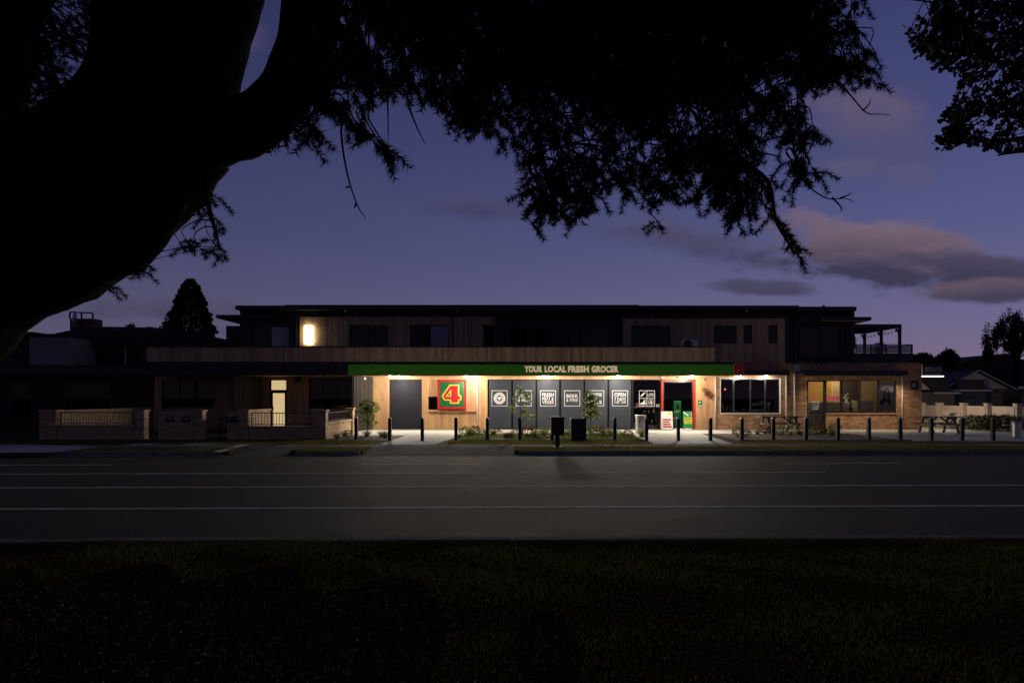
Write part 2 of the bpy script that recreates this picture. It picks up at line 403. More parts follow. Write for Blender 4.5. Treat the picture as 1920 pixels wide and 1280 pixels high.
# road markings, each stripe a sheet 4 mm above the asphalt
def marking(y0, x0, x1, w, name='road_line'):
    m = MB(); n = max(1, int((x1-x0)/4))
    for i in range(n):
        a, b = x0 + (x1-x0)*i/n, x0 + (x1-x0)*(i+1)/n
        m.add([(a, RY(y0, a), ROADZ+.004), (b, RY(y0, b), ROADZ+.004), (b, RY(y0+w, b), ROADZ+.004), (a, RY(y0+w, a), ROADZ+.004)], [(0, 1, 2, 3)])
    return m.build(name, 'paint', None, kind='structure')
marking(13.62, -60, 60, .12); marking(11.02, -60, 60, .13)
marking(16.05, -60, 7.2, .12)
for a in (-13.2, -3.9, 7.0): marking(18.2, a, a+3.1, .11)
# worn, slightly darker wheel paths and a patched seam
# verge, footpath and crossings beyond the road
FX0 = -60
verge = sheet('verge', strip(21.29, 22.75, .1, 60), .004, 'grass_ground', th=.25)
sheet('verge_left', strip(21.29, 22.75, -6.6, -4.45), .004, 'grass_ground', th=.25)
sheet('verge_far_left', strip(21.29, 22.75, -40, -8.4), .004, 'grass_ground', th=.25)
sheet('footpath', strip(22.77, 24.0, -60, 60), .010, 'old_asphalt', th=.06)
# asphalt crossing that slopes down to the road
m = MB(); xs = [(-4.45, .12), (-4.9, .6)]
m.add([(-4.43, RY(21.12, -4.43), ROADZ+.012), (.08, RY(21.12, .08), ROADZ+.012), (.08, RY(22.76, .08), .012), (-4.43, RY(22.76, -4.43), .012)], [(0, 1, 2, 3)])
m.build('vehicle_crossing', 'old_asphalt', None, kind='structure')
m = MB(); m.add([(-8.35, RY(21.12, -8), ROADZ+.012), (-6.65, RY(21.12, -7), ROADZ+.012), (-6.65, RY(22.76, -7), .012), (-8.35, RY(22.76, -8), .012)], [(0, 1, 2, 3)])
m.build('side_crossing', 'old_asphalt', None, kind='structure')
# pale concrete drives at the left and one painted bar
def gpoly(name, pts, z, m, th=None): return sheet(name, [tuple(G(*p)[:2]) for p in pts], z, m, th=th)
gpoly('concrete_drive', [(-120, 849), (95, 849), (190, 838), (40, 833.6), (-120, 835)], .016, 'concrete')
gpoly('drive_strip', [(222, 836), (270, 836), (310, 831.5), (262, 831.5)], .016, 'concrete')
gpoly('drive_strip', [(335, 835), (385, 835), (420, 831), (370, 831)], .016, 'concrete')
gpoly('painted_bar', [(398, 848), (418, 848.3), (470, 834), (452, 833.5)], .020, 'paint')
# strip of grass between footpath and forecourt
gl = [sheet('grass_strip', [(-40, RY(24.02, -40)), (-4.55, RY(24.02, -4.5)), (-5.6, 25.9), (-5.9, 26.6), (-40, 26.6)], .004, 'grass_ground', th=.05),
      sheet('grass_strip', [(-2.55, RY(24.02, -2)), (4.72, RY(24.02, 5)), (5.0, 25.75), (-2.0, 25.75)], .004, 'grass_ground', th=.05),
      sheet('grass_strip', [(7.70, RY(24.02, 7.7)), (40, RY(24.02, 40)), (40, 25.6), (8.0, 25.6)], .004, 'grass_ground', th=.05)]
# forecourt slabs
fc = thing('forecourt', None, None); fc['kind'] = 'structure'
def slab(poly): MB().slab(poly, -.05, .008).build('concrete_slab', 'concrete', fc)
j = .012
for i in range(14):                                    # the walk along the front
    x0 = -8.2 + i*2.9; slab([(x0+j, 30.9), (x0+2.9-j, 30.9), (x0+2.9-j, 34.95), (x0+j, 34.95)])
def quad_lerp(q, a, b, c, d):
    f = lambda s, t: tuple((1-t)*((1-s)*q[0][k]+s*q[1][k]) + t*((1-s)*q[3][k]+s*q[2][k]) for k in (0, 1))
    return [f(a, c), f(b, c), f(b, d), f(a, d)]
for q in ([(-4.45, RY(24.03, -4.4)), (-2.62, RY(24.03, -2.6)), (-1.95, 30.87), (-4.45, 30.87)], [(4.82, RY(24.03, 4.8)), (7.55, RY(24.03, 7.6)), (8.25, 30.87), (5.1, 30.87)]):
    for a in range(2):
        for b in range(4):
            p = quad_lerp(q, a/2+.004, (a+1)/2-.004, b/4+.002, (b+1)/4-.002); slab(p)
for i in range(5):
    for k in range(2):
        x0 = 14.6 + i*2.9; slab([(x0+j, 25.7+k*2.6), (x0+2.9-j, 25.7+k*2.6), (x0+2.9-j, 28.27+k*2.6), (x0+j, 28.27+k*2.6)])
slab([(-7.0, 29.6), (-4.5, 29.6), (-4.5, 30.87), (-7.0, 30.87)])
# planting beds with thin concrete edges
sheet('garden_bed', [(-1.9, 25.85), (4.85, 25.85), (5.0, 30.84), (-1.9, 30.84)], .012, 'bed_mulch')
sheet('garden_bed', [(-6.9, 25.9), (-4.5, 25.9), (-4.5, 29.55), (-6.9, 29.55)], .012, 'bed_mulch')
sheet('garden_bed', [(8.3, 25.9), (14.55, 25.9), (14.55, 30.84), (8.6, 30.84)], .012, 'bed_mulch')
for a, b in ((-1.95, 4.95), (8.2, 14.5)):
    MB().box(a, b, 25.77, 25.85, -.05, .05).build('bed_edging', 'kerb_concrete', None, kind='structure')
sheet('side_drive', [(19.9, 25.7), (40, 25.7), (40, 60), (20.3, 60)], .002, 'old_asphalt')

# ================================================================== THE SHOP BUILDING
FY = 35.0
B = thing('shop_building', 'long two-storey building with black upper floor, cedar cladding and lit shop front', 'building', (0, FY, 0))
def xsplit(a, b, ops):
    cuts = sorted({a, b, *[e for o in ops for e in o[:2] if a < e < b]}); return list(zip(cuts[:-1], cuts[1:]))
def zfree(a, b, z0, z1, ops):
    mid = (a+b)/2; segs = [(z0, z1)]
    for o in ops:
        if o[0] <= mid <= o[1]:
            segs = [s for (p, q) in segs for s in ((p, min(q, o[2])), (max(p, o[3]), q)) if s[1]-s[0] > .02]
    return segs
def boards(name, x0, x1, z0, z1, y, ops, m, parent, w=.135, gap=.007, dep=.025):
    mb = MB(); n = round((x1-x0)/w); w = (x1-x0)/n
    for i in range(n):
        a, b = x0+i*w, x0+(i+1)*w-gap; d = y + random.uniform(-.003, .003)
        for p, q in xsplit(a, b, ops):
            for z, t in zfree(p, q, z0, z1, ops): mb.box(p, q, d, y+dep, z, t)
    return mb.build(name, m, parent, kind='stuff')
def backing(name, x0, x1, z0, z1, y0, y1, ops, m, parent):
    mb = MB()
    for p, q in xsplit(x0, x1, ops):
        for z, t in zfree(p, q, z0, z1, ops): mb.box(p, q, y0, y1, z, t)
    return mb.build(name, m, parent)
def bricks(name, x0, x1, z0, z1, y, ops, m, parent, axis='x', face=-1):
    """rows of single bricks; axis 'x': a face looking along -Y, axis 'y': a face looking along face*X at x=y"""
    mb = MB(); ph, pw = .086, .24; n = round((z1-z0)/ph); ph = (z1-z0)/n
    for r in range(n):
        z, t = z0+r*ph+.005, z0+(r+1)*ph-.005; x = x0 - (pw/2 if r % 2 else 0)
        while x < x1:
            a, b = max(x+.005, x0), min(x+pw-.005, x1); x += pw
            if b-a < .03: continue
            for p, q in xsplit(a, b, [o for o in ops if o[2] < (z+t)/2 < o[3]]):
                if any(o[0] <= (p+q)/2 <= o[1] and o[2] < (z+t)/2 < o[3] for o in ops): continue
                d = random.uniform(-.003, .003)
                if axis == 'x': mb.box(p, q, y+d, y+.05, z, t)
                elif face > 0: mb.box(y-.05, y+d, p, q, z, t)
                else: mb.box(y+d, y+.05, p, q, z, t)
    return mb.build(name, m, parent, kind='stuff')
def op(a, b, c, d, Y=FY): return (PX(a, Y), PX(b, Y), max(PZ(d, Y), 0.0), PZ(c, Y))
O_wl, O_dl, O_w2 = op(303, 402, 712, 765), op(505, 538, 711, 806), op(579, 659, 710, 766)
O_dd, O_sv, O_sh = op(730, 791, 711, 806), op(803, 873, 743, 768), op(914, 1304, 711, 806)
O_cf, O_sd, O_sw = op(1351, 1463, 710, 774), op(1513, 1548.5, 712, 806), op(1548.5, 1681, 712, 774)
GO = [O_wl, O_dl, O_w2, O_dd, O_sv, O_sh]; BO = [O_cf, O_sd, O_sw]
SOFZ = 2.60
boards('cedar_cladding', PX(290), PX(1340.5), 0.0, SOFZ-.004, FY, GO, 'cedar', B)
backing('wall', PX(286), PX(1341), 0, 3.2, FY+.028, FY+.2, GO, 'interior_dark', B)
bricks('brick_wall', PX(1341.5), PX(1728), 0, PZ(680), FY-.01, BO, 'brick', B)
backing('mortar_joints', PX(1341.5), PX(1728), 0, PZ(680), FY+.004, FY+.2, BO, 'mortar', B)
# side of the brick end
bricks('brick_wall', FY+.05, FY+9, 0, PZ(680), PX(1728)+.01, [], 'brick', B, axis='y', face=1)
MB().box(PX(1728)-.2, PX(1728)-.004, FY+.21, FY+9, 0, PZ(680)).build('mortar_joints', 'mortar', B)
MB().box(PX(286), PX(286)+.2, FY+.21, FY+9, 0, 3.2).build('wall', 'interior_dark', B)
MB().box(PX(286), PX(1728), FY+9, FY+9.2, 0, 6.0).build('wall', 'interior_dark', B)
MB().box(PX(286), PX(1728)-.21, FY+.21, FY+8.98, .0, .03).build('floor', 'interior_floor', B)
MB().box(PX(286)+.21, PX(1728)-.21, FY+.21, FY+8.98, 2.9, 3.1).build('ceiling', 'interior_dark', B)
for px in (420, 690, 900, 1345, 1500):                  # party walls
    MB().box(PX(px), PX(px)+.12, FY+.21, FY+8.98, .032, 2.89).build('partition', 'interior_dark', B)
MB().box(PX(1500)+.13, PX(1728)-.22, FY+3.6, FY+3.7, .032, 2.89).build('partition', 'salon_wall', B)
MB().box(PX(1500)+.125, PX(1500)+.15, FY+.22, FY+3.59, .032, 2.89).build('wall_lining', 'salon_wall', B)
MB().box(PX(1728)-.25, PX(1728)-.215, FY+.22, FY+3.59, .032, 2.89).build('wall_lining', 'salon_wall', B)
MB().box(PX(1500)+.16, PX(1728)-.26, FY+.22, FY+3.59, 2.84, 2.88).build('ceiling_lining', 'salon_top', B)

# canopy over the footpath: soffit, black and green fascia, cedar parapet
CY = 32.6
MB().box(PX(275, CY)+.02, PX(1376, CY)-.02, CY+.05, FY-.004, SOFZ, SOFZ+.05).build('soffit', 'soffit', B)
MB().box(PX(275, CY), PX(653, CY)-.003, CY, CY+.05, SOFZ-.012, PZ(679.5, CY)).build('fascia', 'black_metal', B)
MB().box(PX(275, CY)+.01, PX(1380, CY), CY+.06, FY+.02, PZ(680.5, CY), PZ(679, CY)+.02).build('canopy_roof', 'black_metal', B)
MB().box(PX(653, CY), PX(1376, CY), CY+.02, CY+.055, SOFZ+.01, PZ(681, CY)).build('fascia_backing', 'black_metal', B)
PT0, PT1 = PZ(678, CY), PZ(651, CY)
boards('parapet_cladding', PX(275, CY), PX(1340, CY), PT0, PT1, CY+.03, [], 'cedar_weathered', B)
MB().box(PX(275, CY)+.004, PX(1340, CY)-.004, CY+.057, CY+.2, PT0, PT1).build('parapet_wall', 'black_metal', B)
MB().box(PX(275, CY)-.02, PX(1340, CY)+.02, CY-.01, CY+.24, PT1+.002, PT1+.05).build('parapet_cap', 'black_metal', B)
MB().box(PX(275, CY)-.005, PX(275, CY)+.10, CY+.2, FY, PT0, PT1).build('parapet_return', 'cedar_weathered', B)
MB().box(PX(275, CY)-.005, PX(275, CY)+.04, CY+.05, FY, SOFZ-.012, PZ(679.5, CY)-.004).build('fascia_return', 'black_metal', B)
# post at the left end of the canopy
MB().box(PX(290, 33), PX(290, 33)+.08, 33, 33.08, 0, SOFZ).build('post', 'cedar', B)

# ---- upper storey
UZ0, UZ1 = 3.12, 5.86
U = {'slit': op(571, 589, 610, 646), 'a': op(472, 543, 611, 652), 'b': op(655, 728, 609, 652), 'c': op(769, 843, 609, 652), 'd': op(906, 927, 609, 652),
     'e': op(1183, 1256, 610, 652), 'f': op(1339, 1381, 610, 644), 'g': op(1394, 1410, 609, 644), 'h': op(1441, 1458, 609, 644),
     'k': op(955, 1025, 612, 652), 'l': op(1072, 1142, 612, 652), 's': op(1500, 1576, 611, 668)}
UO = list(U.values())
CED = [(PX(562), PX(928.5), UZ0, PZ(594)), (PX(1168), PX(1472), UZ0, PZ(597))]
for x0, x1, z0, z1 in CED: boards('cedar_cladding', x0, x1, z0, z1, FY+.0, UO, 'cedar_weathered', B)
backing('upper_wall', PX(450), PX(1603), UZ0, UZ1, FY+.03, FY+.2, UO, 'black_cladding', B)
mb = MB(); x = PX(450)
while x < PX(1603) - .05:                              # raised seams of the black sheet cladding
    for z, t in zfree(x, x+.05, UZ0, UZ1, UO + CED): mb.box(x, x+.045, FY-.012, FY+.03, z, t)
    x += .21
mb.build('cladding_ribs', 'black_cladding', B, kind='stuff')
MB().box(PX(450), PX(450)+.2, FY+.21, FY+9, UZ0, UZ1).build('upper_wall', 'black_cladding', B)
MB().box(PX(1603)-.2, PX(1603), FY+.21, FY+9, UZ0, UZ1).build('upper_wall', 'black_cladding', B)
MB().box(PX(450)+.21, PX(1603)-.21, FY+.21, FY+8.98, UZ0-.0, UZ0+.04).build('upper_floor', 'interior_floor', B)
MB().box(PX(450)+.21, PX(1603)-.21, FY+2.6, FY+2.7, UZ0+.05, UZ1-.02).build('partition', 'interior_dark', B)
RF = 34.4
r = MB().box(PX(441, RF), PX(1498, RF), RF, FY+9.6, PZ(580, RF), PZ(572.5, RF)).build('roof', 'black_metal', B)
MB().box(PX(530, RF), PX(1200, RF), RF+.3, FY+9, PZ(572.4, RF), PZ(571, RF)+.03).build('roof_cap', 'black_metal', r)
MB().box(PX(1498, RF)+.01, PX(1606, RF), RF, FY+9.6, PZ(582.5, RF), PZ(574.5, RF)).build('roof', 'black_metal', B)
MB().box(PX(441, RF)+.2, PX(1606, RF)-.2, RF+.12, FY+.2, UZ1-.03, PZ(580, RF)-.003).build('eave_soffit', 'black_cladding', B)
for px in (614, 1570): MB().lathe((PX(px, RF), RF+1.5, PZ(572, RF)), [(.05, 0), (.05, .12), (.09, .13), (.02, .2)], 8).build('roof_vent', 'black_metal', r)
# side awnings at both ends of the upper storey
def awning(a, b, p0, p1, y0, y1):
    o = MB().prism([(PX(a, y0), PZ(p0+1.5, y0)), (PX(b, y0), PZ(p0+1.5, y0)), (PX(b, y0), PZ(p0, y0)+.02), (PX(a, y0), PZ(p0, y0)+.02)], y0, y1).build('side_awning', 'black_metal', B)
    return o
MB().box(PX(405, 34.6), PX(505, 34.6), 34.6, 39, PZ(596, 34.6), PZ(590, 34.6)).build('side_awning', 'black_metal', B)
MB().box(PX(1540, 34.6), PX(1634, 34.6), 34.6, 38.5, PZ(600, 34.6), PZ(594, 34.6)).build('side_awning', 'black_metal', B)
MB().box(PX(1541, 34.6), PX(1633, 34.6), 34.62, 38.4, PZ(600, 34.6)-.02, PZ(600, 34.6)-.002).build('awning_soffit', 'cedar_weathered', B)

def window(o, n=1, frame='dark_frame', pane='glass', y=FY+.05, fw=.05, name='window', cuts=None, mull=None, panes=True, label=None, rail=None, over={}):
    x0, x1, z0, z1 = o; mb = MB(); e = .004
    mb.box(x0+e, x1-e, y, y+.08, z1-fw, z1-e).box(x0+e, x1-e, y, y+.08, z0+e, z0+fw).box(x0+e, x0+fw, y, y+.08, z0+fw, z1-fw).box(x1-fw, x1-e, y, y+.08, z0+fw, z1-fw)
    xs = cuts or [x0 + (x1-x0)*i/n for i in range(1, n)]; mw = mull or fw
    for x in xs: mb.box(x-mw/2, x+mw/2, y-.004, y+.076, z0+fw, z1-fw)
    if rail: mb.box(x0+fw, x1-fw, y-.003, y+.077, rail-.04, rail+.04)
    w = mb.build(name, frame, B)
    if label: w['label'] = label
    ed = [x0+fw] + [q for x in xs for q in (x-mw/2, x+mw/2)] + [x1-fw]
    if panes:
        for i in range(0, len(ed), 2): MB().box(ed[i]-.01, ed[i+1]+.01, y+.035, y+.041, z0+fw-.01, z1-fw+.01).build('pane', over.get(i//2, pane), w)
    return w
window(U['a'], 2, 'black_satin', 'dark_pane', over={1: 'sky_reflection'}); window(U['b'], 2, 'black_satin', 'dark_pane'); window(U['c'], 2, 'black_satin', 'dark_pane', over={1: 'sky_reflection'})  # right panes of a and c carry the sky reflection as plain colour
window(U['d'], 1, 'black_satin', 'dark_pane'); window(U['e'], 2, 'black_satin', 'dark_pane'); window(U['f'], 2, 'black_satin', 'dark_pane')
window(U['g'], 1, 'black_satin', 'dark_pane'); window(U['h'], 1, 'black_satin', 'dark_pane')
window(U['k'], 2, 'black_satin', 'dark_pane'); window(U['l'], 2, 'black_satin', 'dark_pane'); window(U['s'], 2, 'black_satin', 'dark_pane', fw=.07, name='sliding_door')
window(U['slit'], 1, 'black_satin', 'dark_pane', fw=.02)
# left ground-floor windows and the lit door
window(O_wl, 3, 'black_satin', 'glass_dark'); window(O_w2, 3, 'black_satin', 'glass_dark')
x0, x1, z0, z1 = O_dl; mb = MB(); zt = PZ(733)
mb.box(x0, x0+.09, FY+.02, FY+.12, z0+.01, z1).box(x1-.05, x1, FY+.02, FY+.12, z0+.01, z1).box(x0+.09, x1-.05, FY+.02, FY+.12, z1-.05, z1).box(x0+.09, x1-.05, FY+.02, FY+.12, zt-.10, zt+.06)
mb.box(x0+.09, x0+.16, FY+.03, FY+.1, z0+.02, zt-.1).box(x1-.12, x1-.05, FY+.03, FY+.1, z0+.02, zt-.1).box(x0+.16, x1-.12, FY+.03, FY+.1, z0+.02, .16)
d = mb.build('entrance_door', 'black_satin', B); d['label'] = 'glazed entrance door glowing pale yellow from the hall behind'
MB().box(x0+.15, x1-.11, FY+.06, FY+.07, .15, zt-.09).build('pane', 'hall_lit', d); MB().box(x0+.08, x1-.04, FY+.06, FY+.07, zt+.05, z1-.04).build('transom_pane', 'hall_lit', d)
MB().box(x0+.18, x0+.21, FY-.03, FY+.03, .95, 1.15).build('handle', 'steel', d)
# charcoal double door with recessed panels
x0, x1, z0, z1 = O_dd; xm = (x0+x1)/2
MB().box(x0, x0+.05, FY+.0, FY+.12, 0.01, z1).box(x1-.05, x1, FY+.0, FY+.12, 0.01, z1).box(x0+.05, x1-.05, FY, FY+.12, z1-.05, z1).build('door_frame', 'charcoal_door', B)
for s, (a, b) in enumerate(((x0+.055, xm+.10), (xm+.106, x1-.055))):
    mb = MB().box(a, b, FY+.05, FY+.09, .015, z1-.055)
    mb.box(a, a+.10, FY+.03, FY+.05, .015, z1-.055).box(b-.10, b, FY+.03, FY+.05, .015, z1-.055).box(a+.1, b-.1, FY+.03, FY+.05, z1-.2, z1-.055).box(a+.1, b-.1, FY+.03, FY+.05, .015, .16)
    d = mb.build('door_leaf', 'charcoal_door', B)
    if s == 0:
        MB().box(b-.07, b-.03, FY-.0, FY+.03, .78, 1.02).build('handle', 'black_satin', d); MB().tube([(b-.05, FY-.0, .9), (b-.05, FY-.05, .9), (b-.16, FY-.05, .9)], .012, 6).build('lever', 'black_satin', d)
# servery window with a timber ledge and a framed menu
window(O_sv, 2, 'black_satin', 'glass_dark', cuts=[PX(826)])
MB().box(PX(802), PX(893), FY-.18, FY-.004, PZ(771), PZ(768.5)).build('ledge', 'cedar', B)
mb = MB().box(PX(808.5), PX(823), FY+.095, FY+.10, PZ(764), PZ(747)); o = mb.build('menu_sheet', 'paper', B); o['label'] = 'pale menu sheet behind the servery glass'
# slatted black screens
def screen(a, b, zb, n):
    """a slatted fin wall standing out from the building to the canopy edge"""
    a, b = Vector((*a, 0)), Vector((*b, 0)); d = (b-a).normalized(); q = Vector((d.y, -d.x, 0))
    s = MB().bar(a+q*-.04+Vector((0, 0, 1.3)), b+q*-.04+Vector((0, 0, 1.3)), .02, 2.58).build('slat_screen', 'black_metal', B)
    me = box_mesh('slat', .05, .085, SOFZ-zb-.012, 'charcoal_slat')
    for i in range(n): share('slat', me, a+(b-a)*(i+.5)/n + Vector((0, 0, zb)), s)
screen((-7.30, 32.72), (-6.84, 34.94), .02, 15); screen((-12.85, 32.72), (-12.25, 34.94), .02, 15)
MB().box(-7.40, -7.32, 32.68, 32.80, 0, SOFZ-.014).build('post', 'black_metal', B)
# small cameras, speakers and boxes on the wall under the canopy
def gadget(px, py, w, h, m, name, y=FY): MB().box(PX(px-w/2, y), PX(px+w/2, y), y-.12, y-.004, PZ(py+h/2, y), PZ(py-h/2, y)).build(name, m, B)
gadget(560, 712, 8, 8, 'black_satin', 'wall_speaker'); gadget(425, 713, 7, 7, 'black_satin', 'wall_speaker'); gadget(1242, 707, 4.5, 5, 'galv', 'door_sensor'); gadget(1271, 707, 3, 2.2, 'black_satin', 'security_camera')
# down pipes
def pipe(px, p0, p1, y=FY, r=.04, m='downpipe'): MB().tube([(PX(px, y), y-r-.012, PZ(p0, y)), (PX(px, y), y-r-.012, PZ(p1, y) if PZ(p1, y) > .02 else .02)], r, 10).build('downpipe', m, B, True)
pipe(895, 706.5, 804); pipe(1341, 706.5, 804, FY-.02); pipe(1473.5, 704, 804); pipe(1489, 698, 804); pipe(1691, 704, 804)
pipe(849, 582, 650, FY, .03, 'black_metal'); pipe(1162, 582, 650, FY, .03, 'black_metal'); pipe(1489, 582, 680, FY, .035, 'black_metal')
MB().box(PX(1487.5), PX(1498), FY-.16, FY-.012, PZ(698), PZ(684)).build('rain_head', 'galv', B)

# ---- shop front: six grey panels, glazing, red door
YP = FY+.06
x0, x1, z0, z1 = O_sh
MB().box(x0, PX(1186), YP+.02, YP+.06, .01, z1).build('panel_backing', 'panel_gap', B)
edges = [916, 959.5, 961, 1005, 1006.5, 1049.5, 1051.5, 1095, 1097, 1140, 1142, 1184.5]
texts = [None, ['BREAD', '& MILK'], ['FRESH', 'MEAT &', 'VEGES'], ['BEER', '& WINE'], ['COFFEE', '&', 'PIES'], ['OPEN', '7 DAYS', '7AM - 8PM']]
names = ['round badge', 'first lettering behind a young tree', 'fresh meat and veges lettering', 'beer and wine lettering', 'lettering behind the full young tree', 'open seven days lettering']
PN = []
for i in range(6):
    a, b = PX(edges[2*i]), PX(edges[2*i+1]); w = b-a
    p = MB().box(a+.026, b-.026, YP, YP+.018, .06, z1-.03).build('window_panel', 'panel_grey', B); p['label'] = 'grey window panel with white ' + names[i]
    cx = PX([936.5, 982, 1027.5, 1073, 1118, 1163][i]); hs = .388; cz = PZ(746.5)
    fr = MB(); yy = YP-.003; t = .022
    fr.box(cx-hs, cx+hs, yy-.003, yy, cz+hs-t, cz+hs).box(cx-hs, cx+hs, yy-.003, yy, cz-hs, cz-hs+t).box(cx-hs, cx-hs+t, yy-.003, yy, cz-hs+t, cz+hs-t).box(cx+hs-t, cx+hs, yy-.003, yy, cz-hs+t, cz+hs-t)
    fr.build('square_outline', 'white_vinyl', p)
    if texts[i]:
        ls = texts[i]; W = .56
        if len(ls) == 3: rows = [(.24-.02, .16), (.02, .16), (-.20, .17)]; rows = [(.07, .17), (-.11, .16), (-.29, .16)]
        else: rows = [(.01, .17), (-.19, .16)]
        if i == 5: rows = [(.06, .19), (-.17, .19), (-.27, .075)]
        for k, (s, (dz, h)) in enumerate(zip(ls, rows)):
            ww = W if len(s) > 1 else .14
            text('lettering', s, cx-ww/2, cz+dz+.02, ww, h, yy, 'white_vinyl', p, bold=.010)
    else:
        n = 40; ring = MB(); ro, ri = .285, .15
        vs = [(cx+ro*math.cos(2*math.pi*k/n), yy-.003, cz+ro*math.sin(2*math.pi*k/n)) for k in range(n)] + [(cx+ri*math.cos(2*math.pi*k/n), yy-.003, cz+ri*math.sin(2*math.pi*k/n)) for k in range(n)]
        ring.add(vs, [(k, (k+1) % n, (k+1) % n+n, k+n) for k in range(n)]); ring.build('round_badge', 'white_vinyl', p)
        hp = []
        for k in range(32):
            q = 2*math.pi*k/32; hp.append((cx + .0082*16*math.sin(q)**3*.82, cz + .0082*(13*math.cos(q)-5*math.cos(2*q)-2*math.cos(3*q)-math.cos(4*q))*.82))
        MB().prism(hp, yy-.003, yy).build('heart_mark', 'white_vinyl', p)
        mk = MB()
        for k in range(26):
            an = 2*math.pi*k/26
            if k in (0, 13): continue
            ca, sa = math.cos(an), math.sin(an); mk.bar((cx+.195*ca, yy-.0045, cz+.195*sa), (cx+.24*ca, yy-.0045, cz+.24*sa), .002, random.uniform(.018, .034), up=(-sa, 0, ca))
        mk.build('ring_print', 'panel_gap', p)
# glazing beside the door, with four white pictograms
o = (PX(1186), PX(1240), .01, z1); gz = window(o, 1, 'black_satin', 'glass', y=YP-.01, name='glazing')
cx, cz, hs, t = PX(1213.5), PZ(746.5), .388, .022; yy = YP+.02; fr = MB()
for q in (-hs, -t/2, hs-t): fr.box(cx-hs, cx+hs, yy-.003, yy, cz+q, cz+q+t)
for q in (-hs, -t/2, hs-t): fr.box(cx+q, cx+q+t, yy-.006, yy-.0035, cz-hs, cz+hs)
fr.build('pictogram_grid', 'white_vinyl', gz)
def blob(pts, cx, cz, s): return [(cx+x*s, cz+z*s) for x, z in pts]
q = hs/2
mb = MB().prism(blob([(-.9, -.9), (-.35, .1), (.1, .35), (.35, .05), (.1, -.35)], cx-q, cz+q, .15), yy-.003, yy)       # carrot
for e in ((.95, .9), (.45, 1.0), (1.0, .45)): mb.prism(blob([(.1, .3), (.3, .1), e], cx-q, cz+q, .15), yy-.0032, yy-.0002)
for sx in (-.6, .6):                                                                                                      # bicycle
    mb.tube([(cx+q+.15*(sx+.42*math.cos(k*math.pi/6)), yy-.004, cz+q+.15*(-.3+.42*math.sin(k*math.pi/6))) for k in range(13)], .009, 4)
for a, b in (((-.6, -.3), (-.2, .35)), ((-.2, .35), (.45, .35)), ((.45, .35), (0, -.3)), ((0, -.3), (-.2, .35)), ((0, -.3), (-.6, -.3)), ((.6, -.3), (.4, .6)), ((-.4, .5), (-.1, .5))):
    mb.bar((cx+q+.15*a[0], yy-.004, cz+q+.15*a[1]), (cx+q+.15*b[0], yy-.004, cz+q+.15*b[1]), .014, .004)
mb.prism(blob([(-1, -.7), (-.6, -.1), (-.1, -.2), (.1, .3), (.5, .9), (.75, .6), (.45, .3), (.8, -.2), (.9, -.75)], cx-q, cz-q, .15), yy-.003, yy)
mb.tube([(cx+q+.15*(.85*math.cos(k*math.pi/8)), yy-.004, cz-q+.15*(.9*math.sin(k*math.pi/8))) for k in range(17)], .010, 4)
mb.build('pictograms', 'white_vinyl', gz)
text('lettering', '4', cx+q-.065, cz-q-.085, .13, .17, yy, 'white_vinyl', gz, .04)
MB().box(PX(1187)+.05, PX(1239), YP+.25, YP+.5, PZ(764), PZ(762)).build('window_shelf', 'galv', B)
MB().box(PX(1231), PX(1239), YP+.05, YP+.055, PZ(763), PZ(757)).build('notice', 'paper', gz)
# red-framed entrance
a, b = PX(1240), PX(1304); rf = MB().box(a, a+.085, YP-.10, YP+.04, .01, z1).box(b-.10, b, YP-.10, YP+.04, .01, z1).box(a+.085, b-.10, YP-.10, YP+.04, z1-.09, z1).build('door_surround', 'red_trim', B)
rf['label'] = 'bright red surround of the shop entrance'
dr = MB().box(a+.09, a+.15, YP, YP+.05, .02, z1-.095).box(b-.16, b-.105, YP, YP+.05, .02, z1-.095).box(a+.15, b-.16, YP, YP+.05, z1-.15, z1-.095).box(a+.15, b-.16, YP, YP+.05, .02, .18).build('glass_door', 'black_satin', B)
MB().box(a+.14, b-.15, YP+.02, YP+.026, .17, z1-.14).build('pane', 'glass', dr)

# ---- cafe window and salon front in the brick part
def sill(o, m='cedar', y=FY, name='sill'): MB().box(o[0]-.02, o[1]+.02, y-.05, y+.045, o[2]-.05, o[2]-.002).build(name, m, B)
cfw = window(O_cf, 4, 'dark_frame', 'glass', cuts=[PX(1376.5), PX(1408), PX(1436)], fw=.055, mull=.085, y=FY+.09)
sill(O_cf, 'white_paint')
MB().box(O_cf[0]-.03, O_cf[0]+.003, FY-.02, FY+.09, O_cf[2], O_cf[3]).box(O_cf[1]-.003, O_cf[1]+.03, FY-.02, FY+.09, O_cf[2], O_cf[3]).box(O_cf[0]-.03, O_cf[1]+.03, FY-.02, FY+.09, O_cf[3], O_cf[3]+.03).build('window_reveal', 'white_paint', B)
sw = window(O_sw, 4, 'black_satin', 'glass', cuts=[PX(1579.5), PX(1614), PX(1648)], fw=.06, mull=.08, y=FY+.06)
MB().box(O_sw[0], O_sw[1]+.02, FY-.05, FY+.045, O_sw[2]-.05, O_sw[2]-.002).build('sill', 'cedar', B)
sd = window(O_sd, 1, 'black_satin', 'glass', fw=.09, y=FY+.05, name='salon_door', rail=PZ(774))
MB().tube([(O_sd[0]+.06, FY+.045, .75), (O_sd[0]+.06, FY-.01, .78), (O_sd[0]+.06, FY-.01, 1.35), (O_sd[0]+.06, FY+.045, 1.38)], .012, 6).build('pull_handle', 'steel', sd)
mb = MB(); x = O_sd[0]-.3                              # soldier course over the salon windows
while x < O_sw[1]+.3: mb.box(x+.004, x+.082, FY-.03, FY-.013, O_sw[3]+.005, O_sw[3]+.225); x += .086
mb.build('soldier_course', 'brick', B, kind='stuff')
